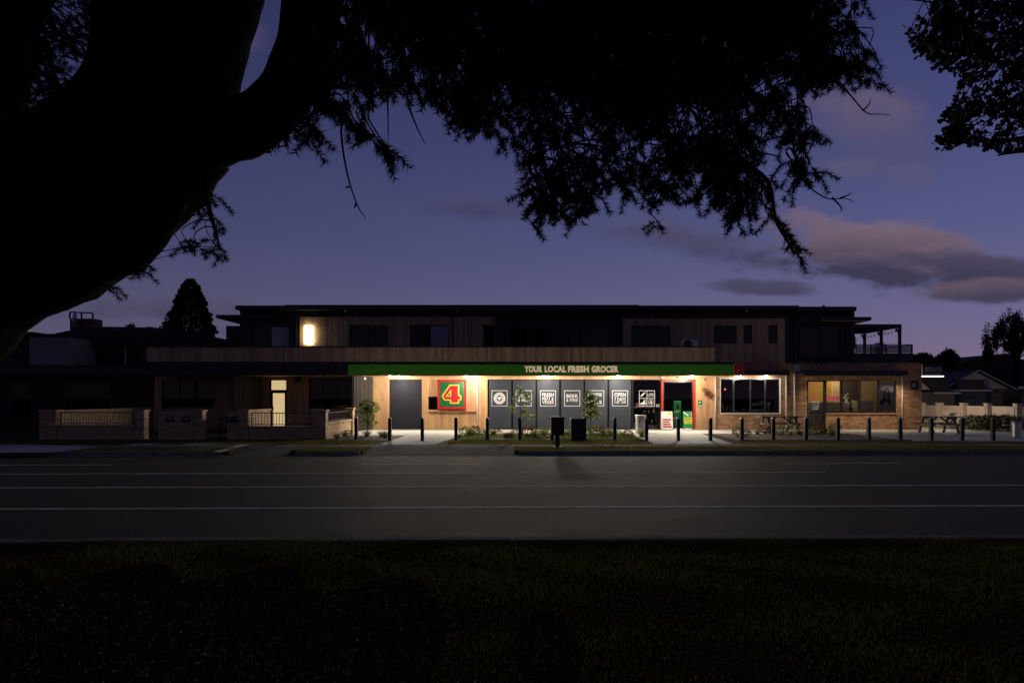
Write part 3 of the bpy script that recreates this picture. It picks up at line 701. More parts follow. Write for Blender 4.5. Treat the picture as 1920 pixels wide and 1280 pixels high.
for s, z, w, h in (('ROSS & CO', 753.6, .46, .085), ('HAIR DESIGN', 757.6, .40, .05)):
    text('lettering', s, PX(1530)-w/2, PZ(z+1.5), w, h, FY+.082, 'white_vinyl', sd, .02)
for z, ws in ((763, (.05, .10, .14)), (767, (.09, .20))):      # two lines of print too small to read
    mb = MB(); x = PX(1530) - (sum(ws)+.03*len(ws))/2
    for w in ws: mb.box(x, x+w, FY+.078, FY+.082, PZ(z), PZ(z)+.04); x += w+.03
    mb.build('small_print', 'white_vinyl', sd)
def dot(px, py, r, parent, m='pink_dot'):
    n = 20; MB().prism([(PX(px)+r*math.cos(2*math.pi*k/n), PZ(py)+r*math.sin(2*math.pi*k/n)) for k in range(n)], FY+.078, FY+.084).build('round_sticker', m, parent)
dot(1527, 746.5, .085, sd)
for px in (1555.5, 1563.5, 1571.5): dot(px, 746.5, .095, sw)
# flat canopies over cafe and salon
MB().box(PX(1381, 34), PX(1481, 34), 34.0, FY-.014, PZ(703, 34), PZ(694, 34)).build('flat_canopy', 'black_metal', B)
MB().box(PX(1506, 34), PX(1703, 34), 34.0, FY-.014, PZ(703.5, 34), PZ(694.5, 34)).build('flat_canopy', 'black_metal', B)
# ---- roof terrace at the right: deck edge, balustrade
MB().box(PX(1603)+.004, PX(1713), FY+.02, FY+4, PZ(680)+.003, PZ(662)).build('terrace_parapet', 'black_cladding', B)
bal = MB().box(PX(1603)+.004, PX(1713), FY+.05, FY+.09, PZ(646.5), PZ(645)).box(PX(1713)-.04, PX(1713), FY+.1, FY+4, PZ(646.5), PZ(645)).build('balustrade', 'black_metal', B)
MB().box(PX(1605), PX(1713), FY+.06, FY+.07, PZ(661.5), PZ(647)).build('glass_panel', 'glass_dark', bal)
for px in (1606, 1634, 1663, 1690, 1711): MB().box(PX(px)-.025, PX(px)+.025, FY+.045, FY+.095, PZ(662), PZ(646.6)).build('balustrade_post', 'black_metal', bal)
pg = thing('pergola', 'black roof-terrace pergola with open posts above the brick end', 'pergola', (18, 36, PZ(662)))
XR = 19.2; ZT = PZ(607)
MB().box(PX(1603)+.01, XR+.06, FY+.14, FY+3.8, ZT-.16, ZT).build('pergola_roof', 'black_metal', pg)
for y in (FY+.2, FY+1.95, FY+3.7):
    MB().box(XR-.07, XR+.05, y-.06, y+.06, PZ(662)+.002, ZT-.163).build('post', 'black_metal', pg)
    MB().bar((XR, y+.05, ZT-.5), (XR, y+.36, ZT-.18), .06).build('brace', 'black_metal', pg)
sb = thing('string_lights', 'string of small unlit bulbs hanging under the terrace pergola', 'string lights', (XR, FY+1.9, ZT-.2))
pts = [(XR-.1, FY+.25+i*.17, ZT-.22-.10*math.sin(math.pi*((i*.17) % 1.7)/1.7)) for i in range(21)]
MB().tube(pts, .008, 4).build('wire', 'black_satin', sb)
for i in range(1, 21, 2): MB().lathe((pts[i][0], pts[i][1], pts[i][2]-.12), [(.01, 0), (.032, .02), (.03, .06), (.012, .1), (.012, .13)], 6).build('bulb', 'black_satin', sb)
eg = thing('egg_chair', 'round-framed hanging egg chair beside the upper terrace wall', 'chair', (PX(1606), FY+1.4, PZ(662)))
c0 = Vector((PX(1603)+.15, FY+1.2, PZ(662)+.62))
for t in range(7):
    ang = -.9 + t*.3; MB().tube([c0 + Vector((math.cos(ang)*.45*math.sin(k*math.pi/8), .45*math.sin(ang)*math.sin(k*math.pi/8), .6*math.cos(k*math.pi/8))) for k in range(9)], .014, 5).build('rib', 'black_satin', eg)
MB().tube([c0 + Vector((.45*math.cos(k*math.pi/8), .02, .6*math.sin(k*math.pi/8))) for k in range(17)], .022, 6).build('hoop', 'black_satin', eg)
MB().lathe(c0 + Vector((0, 0, -.62)), [(.35, 0), (.35, .03), (.03, .06), (.03, .1)], 14).build('base', 'black_satin', eg)

# ---- heat pump on the parapet deck
hp = thing('heat_pump', 'white outdoor heat pump unit on the cedar parapet in front of upper wall', 'heat pump', (PX(1292, 34), 34, PT1))
MB().box(PX(1277, 34), PX(1308, 34), 33.85, 34.2, PZ(655, 34), PZ(637, 34)).build('casing', 'white_paint', hp)
cx, cz = PX(1288, 34), PZ(646, 34)
MB().tube([(cx+.19*math.cos(k*math.pi/12), 33.84, cz+.19*math.sin(k*math.pi/12)) for k in range(25)], .02, 5).build('fan_ring', 'black_satin', hp)
n = 20; MB().prism([(cx+.17*math.cos(2*math.pi*k/n), cz+.17*math.sin(2*math.pi*k/n)) for k in range(n)], 33.842, 33.848).build('fan_recess', 'dark_frame', hp)
MB().box(PX(1277, 34)+.05, PX(1308, 34)-.05, 33.9, 34.15, UZ0+.1, PZ(655, 34)).build('stand', 'black_metal', hp)
MB().box(PX(275, CY)+.2, PX(1340, CY)-.02, CY+.21, FY-.01, UZ0+.02, UZ0+.09).build('balcony_deck', 'interior_dark', B)

# ================================================================== SIGNS
fs_ = thing('fascia_sign', 'long green fascia sign lettered YOUR LOCAL FRESH GROCER in cream', 'sign', (PX(1014, CY), CY, SOFZ))
Z0, Z1 = PZ(703, CY), PZ(683, CY)
MB().box(PX(653, CY), PX(1376.5, CY), CY-.02, CY+.015, Z0, Z1).build('sign_board', 'green_sign', fs_)
MB().box(PX(653, CY), PX(1376.5, CY), CY-.03, CY+.015, Z0-.035, Z0-.003).build('red_edge', 'red_trim', fs_)
xs = [(983, 1017, 'YOUR'), (1021, 1061.5, 'LOCAL'), (1065, 1104, 'FRESH'), (1109, 1159.5, 'GROCER')]
for a, b, s in xs: text('lettering', s, PX(a, CY), PZ(698, CY), PX(b, CY)-PX(a, CY), PZ(685.5, CY)-PZ(698, CY), CY-.022, 'cream_letter', fs_, .055, .02)
def four(s, parent, conv, y, red, yel, grn):
    outer = [(1300,388),(1415,388),(1415,515),(1440,515),(1440,580),(1415,580),(1415,618),(1305,618),(1305,580),(1235,580),(1203,525)]
    inner = [(1308,402),(1400,402),(1400,530),(1426,530),(1426,566),(1400,566),(1400,603),(1320,603),(1320,566),(1243,566),(1221,527)]
    tri_y = [(1318,448),(1318,534),(1250,534)]; tri_g = [(1307,482),(1307,523),(1273,523)]
    for k, (pts, m, nm) in enumerate(((outer, yel, 'numeral_outline'), (inner, red, 'numeral'), (tri_y, yel, 'counter_outline'), (tri_g, grn, 'counter'))):
        if m: MB().prism([conv(*p) for p in pts][::-1], y-.012-.004*k, y-.004*k-.002).build(nm, m, parent)
SY = FY-.35
sq = thing('square_sign', 'square green sign box with red border and big red 4', 'sign', (PX(847, SY), SY, PZ(739, SY)))
cv = lambda zx, zy: (PX(640+zx/6.4, SY), PZ(660+zy/6.4, SY))
a, c = cv(1153, 683); b, d = cv(1495, 330); a2, c2 = cv(1180, 655); b2, d2 = cv(1470, 357)
MB().box(a, b, SY, FY-.01, c, d).build('sign_box', 'red_sign', sq); MB().box(a2, b2, SY-.006, SY-.001, c2, d2).build('sign_face', 'green_dark', sq)
four(1, sq, cv, SY-.006, 'red_sign', 'yellow_sign', 'green_dark')
s4 = thing('corner_sign', 'small red-outlined square 4 sign at the right end of green fascia', 'sign', (PX(1386, CY), CY, SOFZ))
a, b, c, d = PX(1377, CY), PX(1394.5, CY), PZ(703.5, CY), PZ(682.5, CY); t = .014
MB().box(a+t, b-t, CY-.01, CY+.05, c+t, d-t).build('sign_board', 'black_satin', s4)
MB().box(a, b, CY-.02, CY+.06, c, c+t).box(a, b, CY-.02, CY+.06, d-t, d).box(a, a+t, CY-.02, CY+.06, c+t, d-t).box(b-t, b, CY-.02, CY+.06, c+t, d-t).build('border', 'neon_red', s4)
cv4 = lambda zx, zy: (a + .07 + (zx-1203)/237*(b-a-.14), d - .06 - (zy-388)/230*(d-c-.12))
four(1, s4, cv4, CY-.011, 'black_satin', 'neon_red', None)
mb = MB().box(b-.3, b-.1, CY+.06, FY-.012, 2.75, 2.81).build('bracket', 'black_metal', s4)
# house-number plate and salon blade sign
hn = thing('number_plate', 'small black number plate on brick wall near its right end', 'sign', (PX(1714), FY, PZ(721)))
MB().box(PX(1707.5), PX(1721), FY-.05, FY-.014, PZ(730), PZ(713)).build('plate', 'black_satin', hn)
text('lettering', '80', PX(1709.5), PZ(722.5), .17, .10, FY-.051, 'white_vinyl', hn, .02)
MB().box(PX(1709.5), PX(1709.5)+.16, FY-.053, FY-.0505, PZ(725.5), PZ(725.5)+.03).build('small_print', 'white_vinyl', hn)
bs = thing('blade_sign', 'black ROSS & CO hair design sign projecting beyond the brick end, lit from below', 'sign', (PX(1749), FY+.3, PZ(695)))
y = FY+.25
MB().box(PX(1729, y)+.03, PX(1769.5, y), y, y+.14, PZ(704, y), PZ(683, y)).build('sign_box', 'black_satin', bs)
text('lettering', 'ROSS & CO', PX(1734.5, y), PZ(696.3, y), PX(1765, y)-PX(1734.5, y), .22, y-.002, 'downpipe', bs, .02); text('lettering', 'HAIR DESIGN', PX(1735.5, y), PZ(702.3, y), PX(1763, y)-PX(1735.5, y), .11, y-.002, 'galv', bs, .005)
MB().box(PX(1729, y)+.03, PX(1769.5, y), y-.02, y+.14, PZ(706.3, y), PZ(704.2, y)).build('light_bar', 'sign_led', bs)
gs = thing('wall_notice', 'small green notice plate on cedar wall right of the red door', 'sign', (PX(1312), FY, PZ(756)))
MB().box(PX(1308.5), PX(1315.5), FY-.03, FY-.006, PZ(762), PZ(750.5)).build('plate', 'green_dark', gs)
text('lettering', 'P', PX(1310.3), PZ(757), .09, .11, FY-.031, 'white_vinyl', gs, .02); MB().box(PX(1309), PX(1315), FY-.033, FY-.0305, PZ(761.5), PZ(759.5)).build('print_band', 'white_vinyl', gs)

# ================================================================== LAMPS
def lamp(name, label, loc, power, color=(1, .89, .74), ang=165, glow=True, size=.05, group=None, r=.055, cat='light', flood=0):
    t = thing(name, label, cat, loc, group)
    MB().lathe(loc, [(r*1.15, -.03), (r*1.25, -.025), (r*1.25, 0)], 14).build('housing', 'white_paint', t)
    g = MB().lathe(Vector(loc)-Vector((0, 0, .10)), [(.006, 0), (r*.6, .012), (r*.95, .04), (r, .07)], 14).build('lens', 'lamp_glow', t, True)
    g.visible_shadow = True
    ld = bpy.data.lights.new('bulb', 'POINT'); ld.energy = power; ld.color = color; ld.shadow_soft_size = size
    lo = bpy.data.objects.new('bulb', ld); COL.objects.link(lo); lo.parent = t; lo.location = (0, 0, -.13)
    if flood:                                          # second head of the fitting, tilted out over the forecourt
        fd = bpy.data.lights.new('flood_bulb', 'SPOT'); fd.energy = flood; fd.color = color; fd.spot_size = math.radians(158); fd.spot_blend = .6; fd.shadow_soft_size = .07
        fo = bpy.data.objects.new('flood_bulb', fd); COL.objects.link(fo); fo.parent = t; fo.location = (0, -.05, -.14); fo.rotation_euler = (math.radians(-42), 0, 0)
    return t
for i, X in enumerate((-5.5, -2.0, 1.6, 5.05, 8.45)):
    lamp('downlight', f'{ORD[i]} lit downlight from the left in the front row under green fascia', (X - .12, CY+.28, SOFZ), POWER_FRONT, group='downlights under the shop canopy', r=.10, flood=POWER_FLOOD)
    lamp('downlight', f'{ORD[i]} lit downlight from the left in the back row along the shop wall', (X + .12, FY-.80, SOFZ), POWER_BACK, group='downlights under the shop canopy')
for i, px in enumerate((1385, 1433)):
    lamp('canopy_spot', f'{("left", "right")[i]} lit spot under the small canopy over the four-pane cafe window', (PX(px), 34.72, PZ(703, 34)), POWER_CAFE, group='spots over the cafe window', r=.04)
def recessed(px, label, w=POWER_RECESS):
    x, y, z = PX(px, 34.3), 34.3, PZ(703.5, 34); t = thing('recessed_light', label, 'light', (x, y, z), 'recessed lights under the salon canopy')
    MB().lathe((x, y, z-.045), [(.06, 0), (.07, .0), (.07, .045), (.06, .045)], 14).build('trim', 'black_satin', t)
    ld = bpy.data.lights.new('bulb', 'SPOT'); ld.energy = w; ld.color = (1, .80, .55); ld.spot_size = math.radians(140); ld.spot_blend = .8; ld.shadow_soft_size = .04; lo = bpy.data.objects.new('bulb', ld); COL.objects.link(lo); lo.parent = t; lo.location = (0, 0, -.06)
recessed(1555, 'recessed light under the long canopy, above the salon door'); recessed(1625, 'recessed light under the long canopy, above the third salon window'); recessed(1684, 'recessed light under the long canopy at its right end')
lamp('wall_lantern', 'lit lamp below the projecting sign on the side wall of the brick end', (PX(1728)+.45, FY+1.2, PZ(706.5, FY+.25)-.01), POWER_SIDE, r=.05)
MB().box(PX(1728)+.012, PX(1728)+.45, FY+1.17, FY+1.23, PZ(706.5, FY+.25)-.012, PZ(706.5, FY+.25)+.03).build('arm', 'black_satin', bpy.data.objects['wall_lantern'])
lamp('salon_light', 'round ceiling light inside the lit hair salon', (16.4, FY+1.5, 2.838), POWER_SALON, (1, .74, .40), 170, r=.09)
lamp('salon_light', 'second ceiling light inside the hair salon near its back wall', (17.6, FY+2.9, 2.838), POWER_SALON*.35, (1, .66, .28), 120, r=.06)
wl_ = thing('wall_light', 'tall box-shaped wall light glowing bright warm white on the upper floor', 'light', (PX(580), FY-.1, PZ(628)))
MB().box(PX(571.5)-.005, PX(588.5)+.005, FY-.02, FY+.045, PZ(646), PZ(610)).build('back_plate', 'white_paint', wl_); MB().box(PX(572), PX(588), FY-.15, FY-.022, PZ(645), PZ(611)).build('diffuser', 'window_lit', wl_)
# unlit white twin floodlight and eave spots
tf = thing('twin_floodlight', 'unlit white twin security light above the slatted screen', 'light', (PX(682, 34), 34, SOFZ))
MB().lathe((PX(682, 34), 34, SOFZ-.03), [(.05, 0), (.05, .03)], 10).build('base', 'white_paint', tf)
for s in (-1, 1): MB().tube([(PX(682, 34)+s*.02, 34, SOFZ-.03), (PX(682, 34)+s*.06, 33.95, SOFZ-.09), (PX(682, 34)+s*.09, 33.86, SOFZ-.13)], [.02, .045, .06], 10).build('lamp_head', 'white_paint', tf)
for px, w in ((648, 'left'), (858, 'middle'), (1399, 'right')):
    e = MB().lathe((PX(px, 34.7), 34.62, UZ1-.115), [(.02, 0), (.06, .02), (.06, .08)], 10).build('eave_spot', 'white_paint'); tag(e, f'small white eave spot on the black upper floor, {w} of the three', 'light', 'eave spots')
for i, (px, y) in enumerate(((512, 34), (325, 34))):
    e = MB().lathe((PX(px, y), y, SOFZ-.04), [(.02, 0), (.05, .01), (.05, .04)], 10).build('soffit_spot', 'white_paint'); tag(e, ('unlit soffit spot above the glowing entrance door', 'unlit soffit spot above the dark far-left window')[i], 'light', 'unlit soffit spots')

# ================================================================== COURTYARD WALLS AND RAILINGS AT THE LEFT
WY = 26.8; WT = 1.06
def pillar_bricks(cx, cy, w, d, h, name, label):
    t = thing(name, label, 'pillar', (cx, cy, 0), 'brick courtyard pillars')
    x0, x1, y0, y1 = cx-w/2, cx+w/2, cy-d/2, cy+d/2
    bricks('brick_face', x0, x1, 0, h, y0, [], 'brick_pale', t); bricks('brick_face', y0+.05, y1, 0, h, x1, [], 'brick_pale', t, 'y', 1); bricks('brick_face', y0+.05, y1, 0, h, x0, [], 'brick_pale', t, 'y', -1)
    MB().box(x0+.012, x1-.012, y0+.012, y1, 0, h-.001).build('core', 'mortar', t)
    MB().box(x0-.04, x1+.04, y0-.04, y1+.04, h, h+.06).build('coping', 'brick_pale', t)
    return t
pil = [95, 266, 377, 460, 599]
plab = ['leftmost brick courtyard pillar before the dark house', 'second brick courtyard pillar from the left', 'middle brick courtyard pillar, slim, below the dark window', 'brick courtyard pillar left of the glowing door', 'brick corner pillar nearest the young tree and lit shop front']
pw = [.62, .34, .24, .34, .56]
PXs = []
for px, l, w in zip(pil, plab, pw):
    pillar_bricks(PX(px, WY), WY, w, .36, WT, 'brick_pillar', l); PXs.append((PX(px, WY)-w/2, PX(px, WY)+w/2))
def low_wall(x0, x1, y, h, label):
    t = thing('low_brick_wall', label, 'wall', ((x0+x1)/2, y, 0), 'low courtyard walls')
    bricks('brick_face', x0, x1, 0, h, y-.11, [], 'brick_pale', t); MB().box(x0, x1, y-.10, y+.11, 0, h-.001).build('core', 'mortar', t)
    MB().box(x0, x1, y-.14, y+.14, h, h+.05).build('coping', 'brick_pale', t); return t
bal_me = {}
def railing(pa, pb, z0, z1, label, gap=.11, group='black courtyard railings'):
    a, b = Vector(pa), Vector(pb); L = (b-a).length; t = thing('railing', label, 'railing', (a+b)/2 + Vector((0, 0, z0)), group)
    MB().bar(a+Vector((0, 0, z1-.02)), b+Vector((0, 0, z1-.02)), .04, .03).build('top_rail', 'black_metal', t); MB().bar(a+Vector((0, 0, z0+.05)), b+Vector((0, 0, z0+.05)), .03, .03).build('bottom_rail', 'black_metal', t)
    k = round(z1-z0, 2)
    if k not in bal_me: bal_me[k] = box_mesh('baluster', .016, .016, z1-z0-.1, 'black_metal')
    n = int(L/gap)
    for i in range(n): share('baluster', bal_me[k], a + (b-a)*(i+.5)/n + Vector((0, 0, z0+.065)), t)
    for e in (a, b): share('rail_post', box_mesh('rail_post', .035, .035, z1, 'black_metal'), e, t)
    return t
low_wall(PXs[0][1]+.01, PXs[1][0]-.01, WY, .50, 'low brick wall between the two leftmost pillars')
low_wall(PXs[3][1]+.01, PXs[4][0]-.01, WY, .46, 'low brick wall in front of the glowing door')
railing((PXs[0][1]+.06, WY, 0), (PXs[1][0]-.06, WY, 0), .555, WT-.02, 'black railing between the two leftmost brick pillars')
railing((PXs[3][1]+.06, WY, 0), (PXs[4][0]-.06, WY, 0), .515, WT-.04, 'black railing in front of the glowing entrance door')
railing((PXs[2][1]+.08, WY+1.2, 0), (PXs[3][0]+.1, WY+1.2, 0), .03, .80, 'dim black gate railing left of the glowing door', .09)
# panelled letterbox walls between pillars two to four
for (a, b), l in (((PXs[1][1]+.5, PXs[2][0]-.01), 'brick letterbox wall left of the slim middle pillar'), ((PXs[2][1]+.9, PXs[3][0]-.01), 'short brick letterbox wall beside the pillar left of glowing door')):
    w = low_wall(a, b, WY+.02, .98, l)
    for q in (.3, .72):
        xx = a + (b-a)*q; MB().box(xx-.17, xx+.17, WY-.115, WY-.092, .66, .86).build('letterbox', 'black_satin', w); MB().box(xx-.14, xx+.14, WY-.122, WY-.114, .77, .80).build('letter_slot', 'galv', w)
# walls running back to the building
def return_wall(x, y0, y1, h, label, rail=False, face=1):
    t = thing('brick_return_wall', label, 'wall', (x, (y0+y1)/2, 0), 'brick walls running back to the building')
    bricks('brick_face', y0, y1, 0, h, x+.11, [], 'brick_pale', t, 'y', 1); bricks('brick_face', y0, y1, 0, h, x-.11, [], 'brick_pale', t, 'y', -1)
    MB().box(x-.098, x+.098, y0, y1, 0, h-.001).build('core', 'mortar', t); MB().box(x-.15, x+.15, y0, y1, h, h+.055).build('coping', 'brick_pale', t)
return_wall(PX(95, WY)-.1, WY+.2, 34.6, 1.04, 'long brick wall running back from the leftmost pillar')
return_wall(PX(458, WY), WY+.2, 29.4, 1.06, 'short brick wall running back from the pillar left of glowing door')
XW = PX(600, WY)+.12
return_wall(XW, WY+.2, 31.0, .58, 'pale brick garden wall running back from the corner pillar')
pillar_bricks(XW, 31.2, .34, .36, WT, 'brick_pillar', 'rear brick pillar at the far end of the pale garden wall')
railing((XW, WY+.25, 0), (XW, 30.95, 0), .64, WT-.05, 'black railing on top of the pale garden wall', .13)

# ================================================================== FORECOURT FURNITURE
# bollards
b0 = thing('bollard', None, 'bollard', (0, 0, 0), 'black bollards along the forecourt')
MB().box(-.058, .058, -.058, .058, 0, .80).build('post', 'black_satin', b0)
mb = MB(); mb.add([(-.058, -.058, .801), (.058, -.058, .801), (.058, .058, .801), (-.058, .058, .801), (-.03, -.03, .84), (.03, -.03, .84), (.03, .03, .84), (-.03, .03, .84)], [(0, 1, 5, 4), (1, 2, 6, 5), (2, 3, 7, 6), (3, 0, 4, 7), (4, 5, 6, 7)]).build('cap', 'galv', b0)
MB().box(-.063, .063, -.063, .063, .60, .66).build('band', 'dark_frame', b0)
bx = [668, 731, 792, 855, 914, 975, 1035, 1094, 1153, 1212, 1272, 1332, 1391, 1450, 1511, 1571, 1629, 1688, 1746, 1804, 1862]
by = [26.6, 26.1, 25.8, 26.3] + [26.0]*17
for i, (px, y) in enumerate(zip(bx, by)):
    o = b0 if i == 0 else copy_tree(b0); o.location = (PX(px, y), y, .010 if not -4.5 < PX(px, y) < -2 else .008); o.rotation_euler = (random.uniform(-.01, .01), random.uniform(-.012, .012), random.uniform(-.1, .1))
    o['label'] = f'{ORD[i]} black bollard from the left along the forecourt edge'
# steel litter bins
def bin_(px, py, r, h, label, lid=True):
    p = G(px, py); t = thing('litter_bin', label, 'bin', (p.x, p.y, .012), 'round steel litter bins')
    MB().lathe((p.x, p.y, .012), [(r*.92, 0), (r, .03), (r, h-.08), (r*.97, h-.06)], 24).build('body', 'steel', t, False)
    MB().lathe((p.x, p.y, h-.045), [(r*1.05, 0), (r*1.07, .015), (r*1.07, .05), (r*.9, .065), (r*.55, .06), (r*.5, .02)], 24).build('rim', 'galv', t)
bin_(1201, 811.5, .235, .78, 'round steel litter bin at the bed end left of the red door')
bin_(1781, 803, .26, .80, 'round bin with pale rim behind the far-right picnic table')
bin_(1906, 820, .17, .62, 'slim steel bin at the far right edge beyond the hedge')
# litter bin on a post and a utility cabinet at the kerb
p = G(1045, 838.5); t = thing('post_bin', 'black box bin on a single post in the verge before the shop', 'bin', (p.x, p.y, .004))
z0 = PZ(815.5, p.y); z1 = PZ(781, p.y); w = .205
mb = MB(); prof = [(w, z0+.04), (w, z1-.05)]; mb.box(p.x-w, p.x+w, p.y-.17, p.y+.17, z0+.03, z1-.06).box(p.x-w+.03, p.x+w-.03, p.y-.14, p.y+.14, z0, z0+.03).build('bin_box', 'black_satin', t)
mb = MB().prism([(p.x-w-.02, z1-.058), (p.x+w+.02, z1-.058), (p.x+w+.02, z1-.03), (p.x+w-.03, z1), (p.x-w+.03, z1), (p.x-w-.02, z1-.03)], p.y-.19, p.y+.19).build('lid', 'charcoal_door', t)
MB().box(p.x-.07, p.x+.07, p.y-.06, p.y+.06, .004, z0).build('post', 'black_satin', t); MB().box(p.x-.12, p.x+.12, p.y-.11, p.y+.11, .004, .03).build('base_plate', 'black_satin', t)
p = G(1084, 827); t = thing('utility_cabinet', 'low black utility cabinet beside the post bin at the bed edge', 'cabinet', (p.x, p.y, .004))
MB().box(p.x-.27, p.x+.27, p.y-.2, p.y+.2, .06, .78).build('body', 'black_satin', t); MB().prism([(p.x-.29, .782), (p.x+.29, .782), (p.x+.27, .83), (p.x-.27, .83)], p.y-.22, p.y+.22).build('lid', 'black_satin', t)
MB().box(p.x-.25, p.x+.25, p.y-.18, p.y+.18, .004, .06).build('plinth', 'kerb_concrete', t)
for q in (-.235, .015): MB().box(p.x+q, p.x+q+.22, p.y-.212, p.y-.201, .1, .74).build('door', 'black_satin', t)
# picnic tables
def picnic(px, py, L, label, rz=0.):
    p = G(px, py); t = thing('picnic_table', label, 'table', (0, 0, 0), 'timber picnic tables')
    for i in range(4): MB().box(-L/2, L/2, -.36+i*.185, -.36+i*.185+.165, .71, .745).build('table_board', 'timber_table', t)
    for s in (-1, 1):
        for k in range(2): y = s*(.62+k*.16); MB().box(-L/2, L/2, y-.07, y+.07, .42, .455).build('seat_board', 'timber_table', t)
        x = s*(L/2-.35)
        for q in (-1, 1): MB().bar((x, q*.22, .70), (x, q*.62, 0.012), .05, .09, up=(1, 0, 0)).build('leg', 'timber_table', t)
        MB().bar((x-.052, -.80, .375), (x-.052, .80, .375), .05, .09).build('seat_bearer', 'timber_table', t); MB().bar((x+.052, -.36, .665), (x+.052, .36, .665), .05, .08).build('top_bearer', 'timber_table', t)
        MB().bar((x, 0, .40), (x-s*.45, 0, .69), .04, .07).build('brace', 'timber_table', t)
    t.location = (p.x, p.y, .0); t.rotation_euler.z = rz; return t
picnic(1461, 811, 1.95, 'timber picnic table in front of the four-pane cafe window', .05)
picnic(1760, 812, 1.75, 'timber picnic table on the lit paving right of the brick end', -.06)

# sandwich boards, papers, vending machine at the door
def board(px0, px1, p0, p1, y, label, m):
    t = thing('sandwich_board', label, 'sign', ((PX(px0, y)+PX(px1, y))/2, y, .012), 'sandwich boards at the entrance')
    zb, zt = .04, PZ(p0, y); a, b = PX(px0, y), PX(px1, y)
    for s, nm in ((1, 'front_panel'), (-1, 'back_panel')):
        vs = [(a, y-s*.16, zb), (b, y-s*.16, zb), (b, y-s*.02, zt), (a, y-s*.02, zt)]; vs += [(x, yy+s*.012, z) for x, yy, z in vs]
        MB().add(vs, [(0, 1, 2, 3), (7, 6, 5, 4), (0, 4, 5, 1), (1, 5, 6, 2), (2, 6, 7, 3), (3, 7, 4, 0)]).build(nm, m, t)
    for x in (a+.02, b-.02): MB().box(x-.012, x+.012, y-.172, y-.14, .012, zb+.02).box(x-.012, x+.012, y+.14, y+.172, .012, zb+.02).build('foot', 'galv', t)
    return t, a, b, zb, zt
def tilt_print(t, a, b, zb, zt, y, items):
    """flat print on the leaning front panel: (kind, u0, u1, v0, v1, material, text)"""
    def pos(u, v, off): return (a+(b-a)*u, y-.16+.14*v-.0035-off, zb+(zt-zb)*v)
    for k, it in enumerate(items):
        if it[0] == 'poly':
            vs = [pos(u, v, .0004*k) for u, v in it[1]]; MB().add(vs, [tuple(range(len(vs)))]).build('print', it[2], t)
        else:
            _, u0, u1, v0, v1, m, s = it; o = text('lettering', s, a+(b-a)*u0, zb+(zt-zb)*v0, (b-a)*(u1-u0), (zt-zb)*(v1-v0), 0, m, t, .03, .002)
            me = o.data; oz = ORG[t.name].z; oy = ORG[t.name].y
            for v_ in me.vertices: vv = (v_.co.z+oz-zb)/(zt-zb); v_.co.y += -v_.co.y + (y-.16+.14*vv-.005-.0004*k) - oy
t, a, b, zb, zt = board(1239.5, 1260.5, 771, 800, FY-.45, 'white sandwich board with red print at the left of the entrance', 'paper')
tilt_print(t, a, b, zb, zt, FY-.45, [('poly', [(.62, .80), (.92, .80), (.92, .96), (.62, .96)], 'lime_sign')] + [('poly', [(.10, v), (w, v), (w, v+.075), (.10, v+.075)], 'red_sign') for v, w in ((.50, .85), (.37, .72), (.24, .80), (.11, .88))])
t, a, b, zb, zt = board(1280.5, 1297.5, 771, 800, FY-.45, 'green OPEN sandwich board at the right of the entrance', 'green_bright')
tilt_print(t, a, b, zb, zt, FY-.45, [('poly', [(.02, .98), (.02, .93), (.5, .74), (.62, .80)], 'paper'), ('poly', [(.78, .86), (.86, .74), (.99, .74), (.99, .96), (.86, .97)], 'pink'), ('poly', [(.08, .30), (.96, .30), (.96, .67), (.08, .67)], 'lime_sign'),
    ('text', .12, .92, .50, .64, 'red_sign', 'NOW'), ('text', .12, .92, .33, .47, 'yellow_sign', 'OPEN')])
vm = thing('display_stand', 'tall green promotional stand inside the red-framed entrance', 'stand', (PX(1270), FY+.6, .032)); y = FY+.5
MB().box(PX(1263.5, y), PX(1277, y), y, y+.4, .04, PZ(751, y)).build('body', 'green_bright', vm); MB().box(PX(1268, y), PX(1273, y), y-.012, y-.002, PZ(767, y), PZ(757, y)).build('screen', 'black_satin', vm)
MB().prism([(PX(1264, y), PZ(770, y)), (PX(1276, y), PZ(768, y)), (PX(1272, y), PZ(773, y)), (PX(1264.5, y), PZ(774, y))][::-1], y-.01, y-.002).build('yellow_flash', 'lime_sign', vm)
n = 16; MB().prism([(PX(1267, y)+.09*math.cos(2*math.pi*k/n), PZ(784, y)+.09*math.sin(2*math.pi*k/n)) for k in range(n)], y-.01, y-.002).build('round_label', 'pink', vm)
MB().box(PX(1264, y)-.2, PX(1264, y)-.02, y+.05, y+.35, .04, .55).build('crate', 'leaf_shrub', vm)
nb = thing('newspaper_bundle', 'white bundle of papers lying at the entrance step', 'newspapers', (PX(1288, 34), 33.9, .01))
for k in range(4): MB().box(PX(1262, 34)+.02*k, PX(1282, 34)-.03*k, 33.75+.01*k, 34.0, .01+.022*k, .030+.022*k).build('paper_stack', 'paper', nb)
MB().box(PX(1284, 34), PX(1297, 34), 34.0, 34.2, .01, .09).build('parcel', 'paper', nb)
# dried wreath on the cedar
wr = thing('dried_wreath', 'brown dried flower swag hanging on the cedar wall', 'wreath', (PX(1327), FY-.08, PZ(737)))

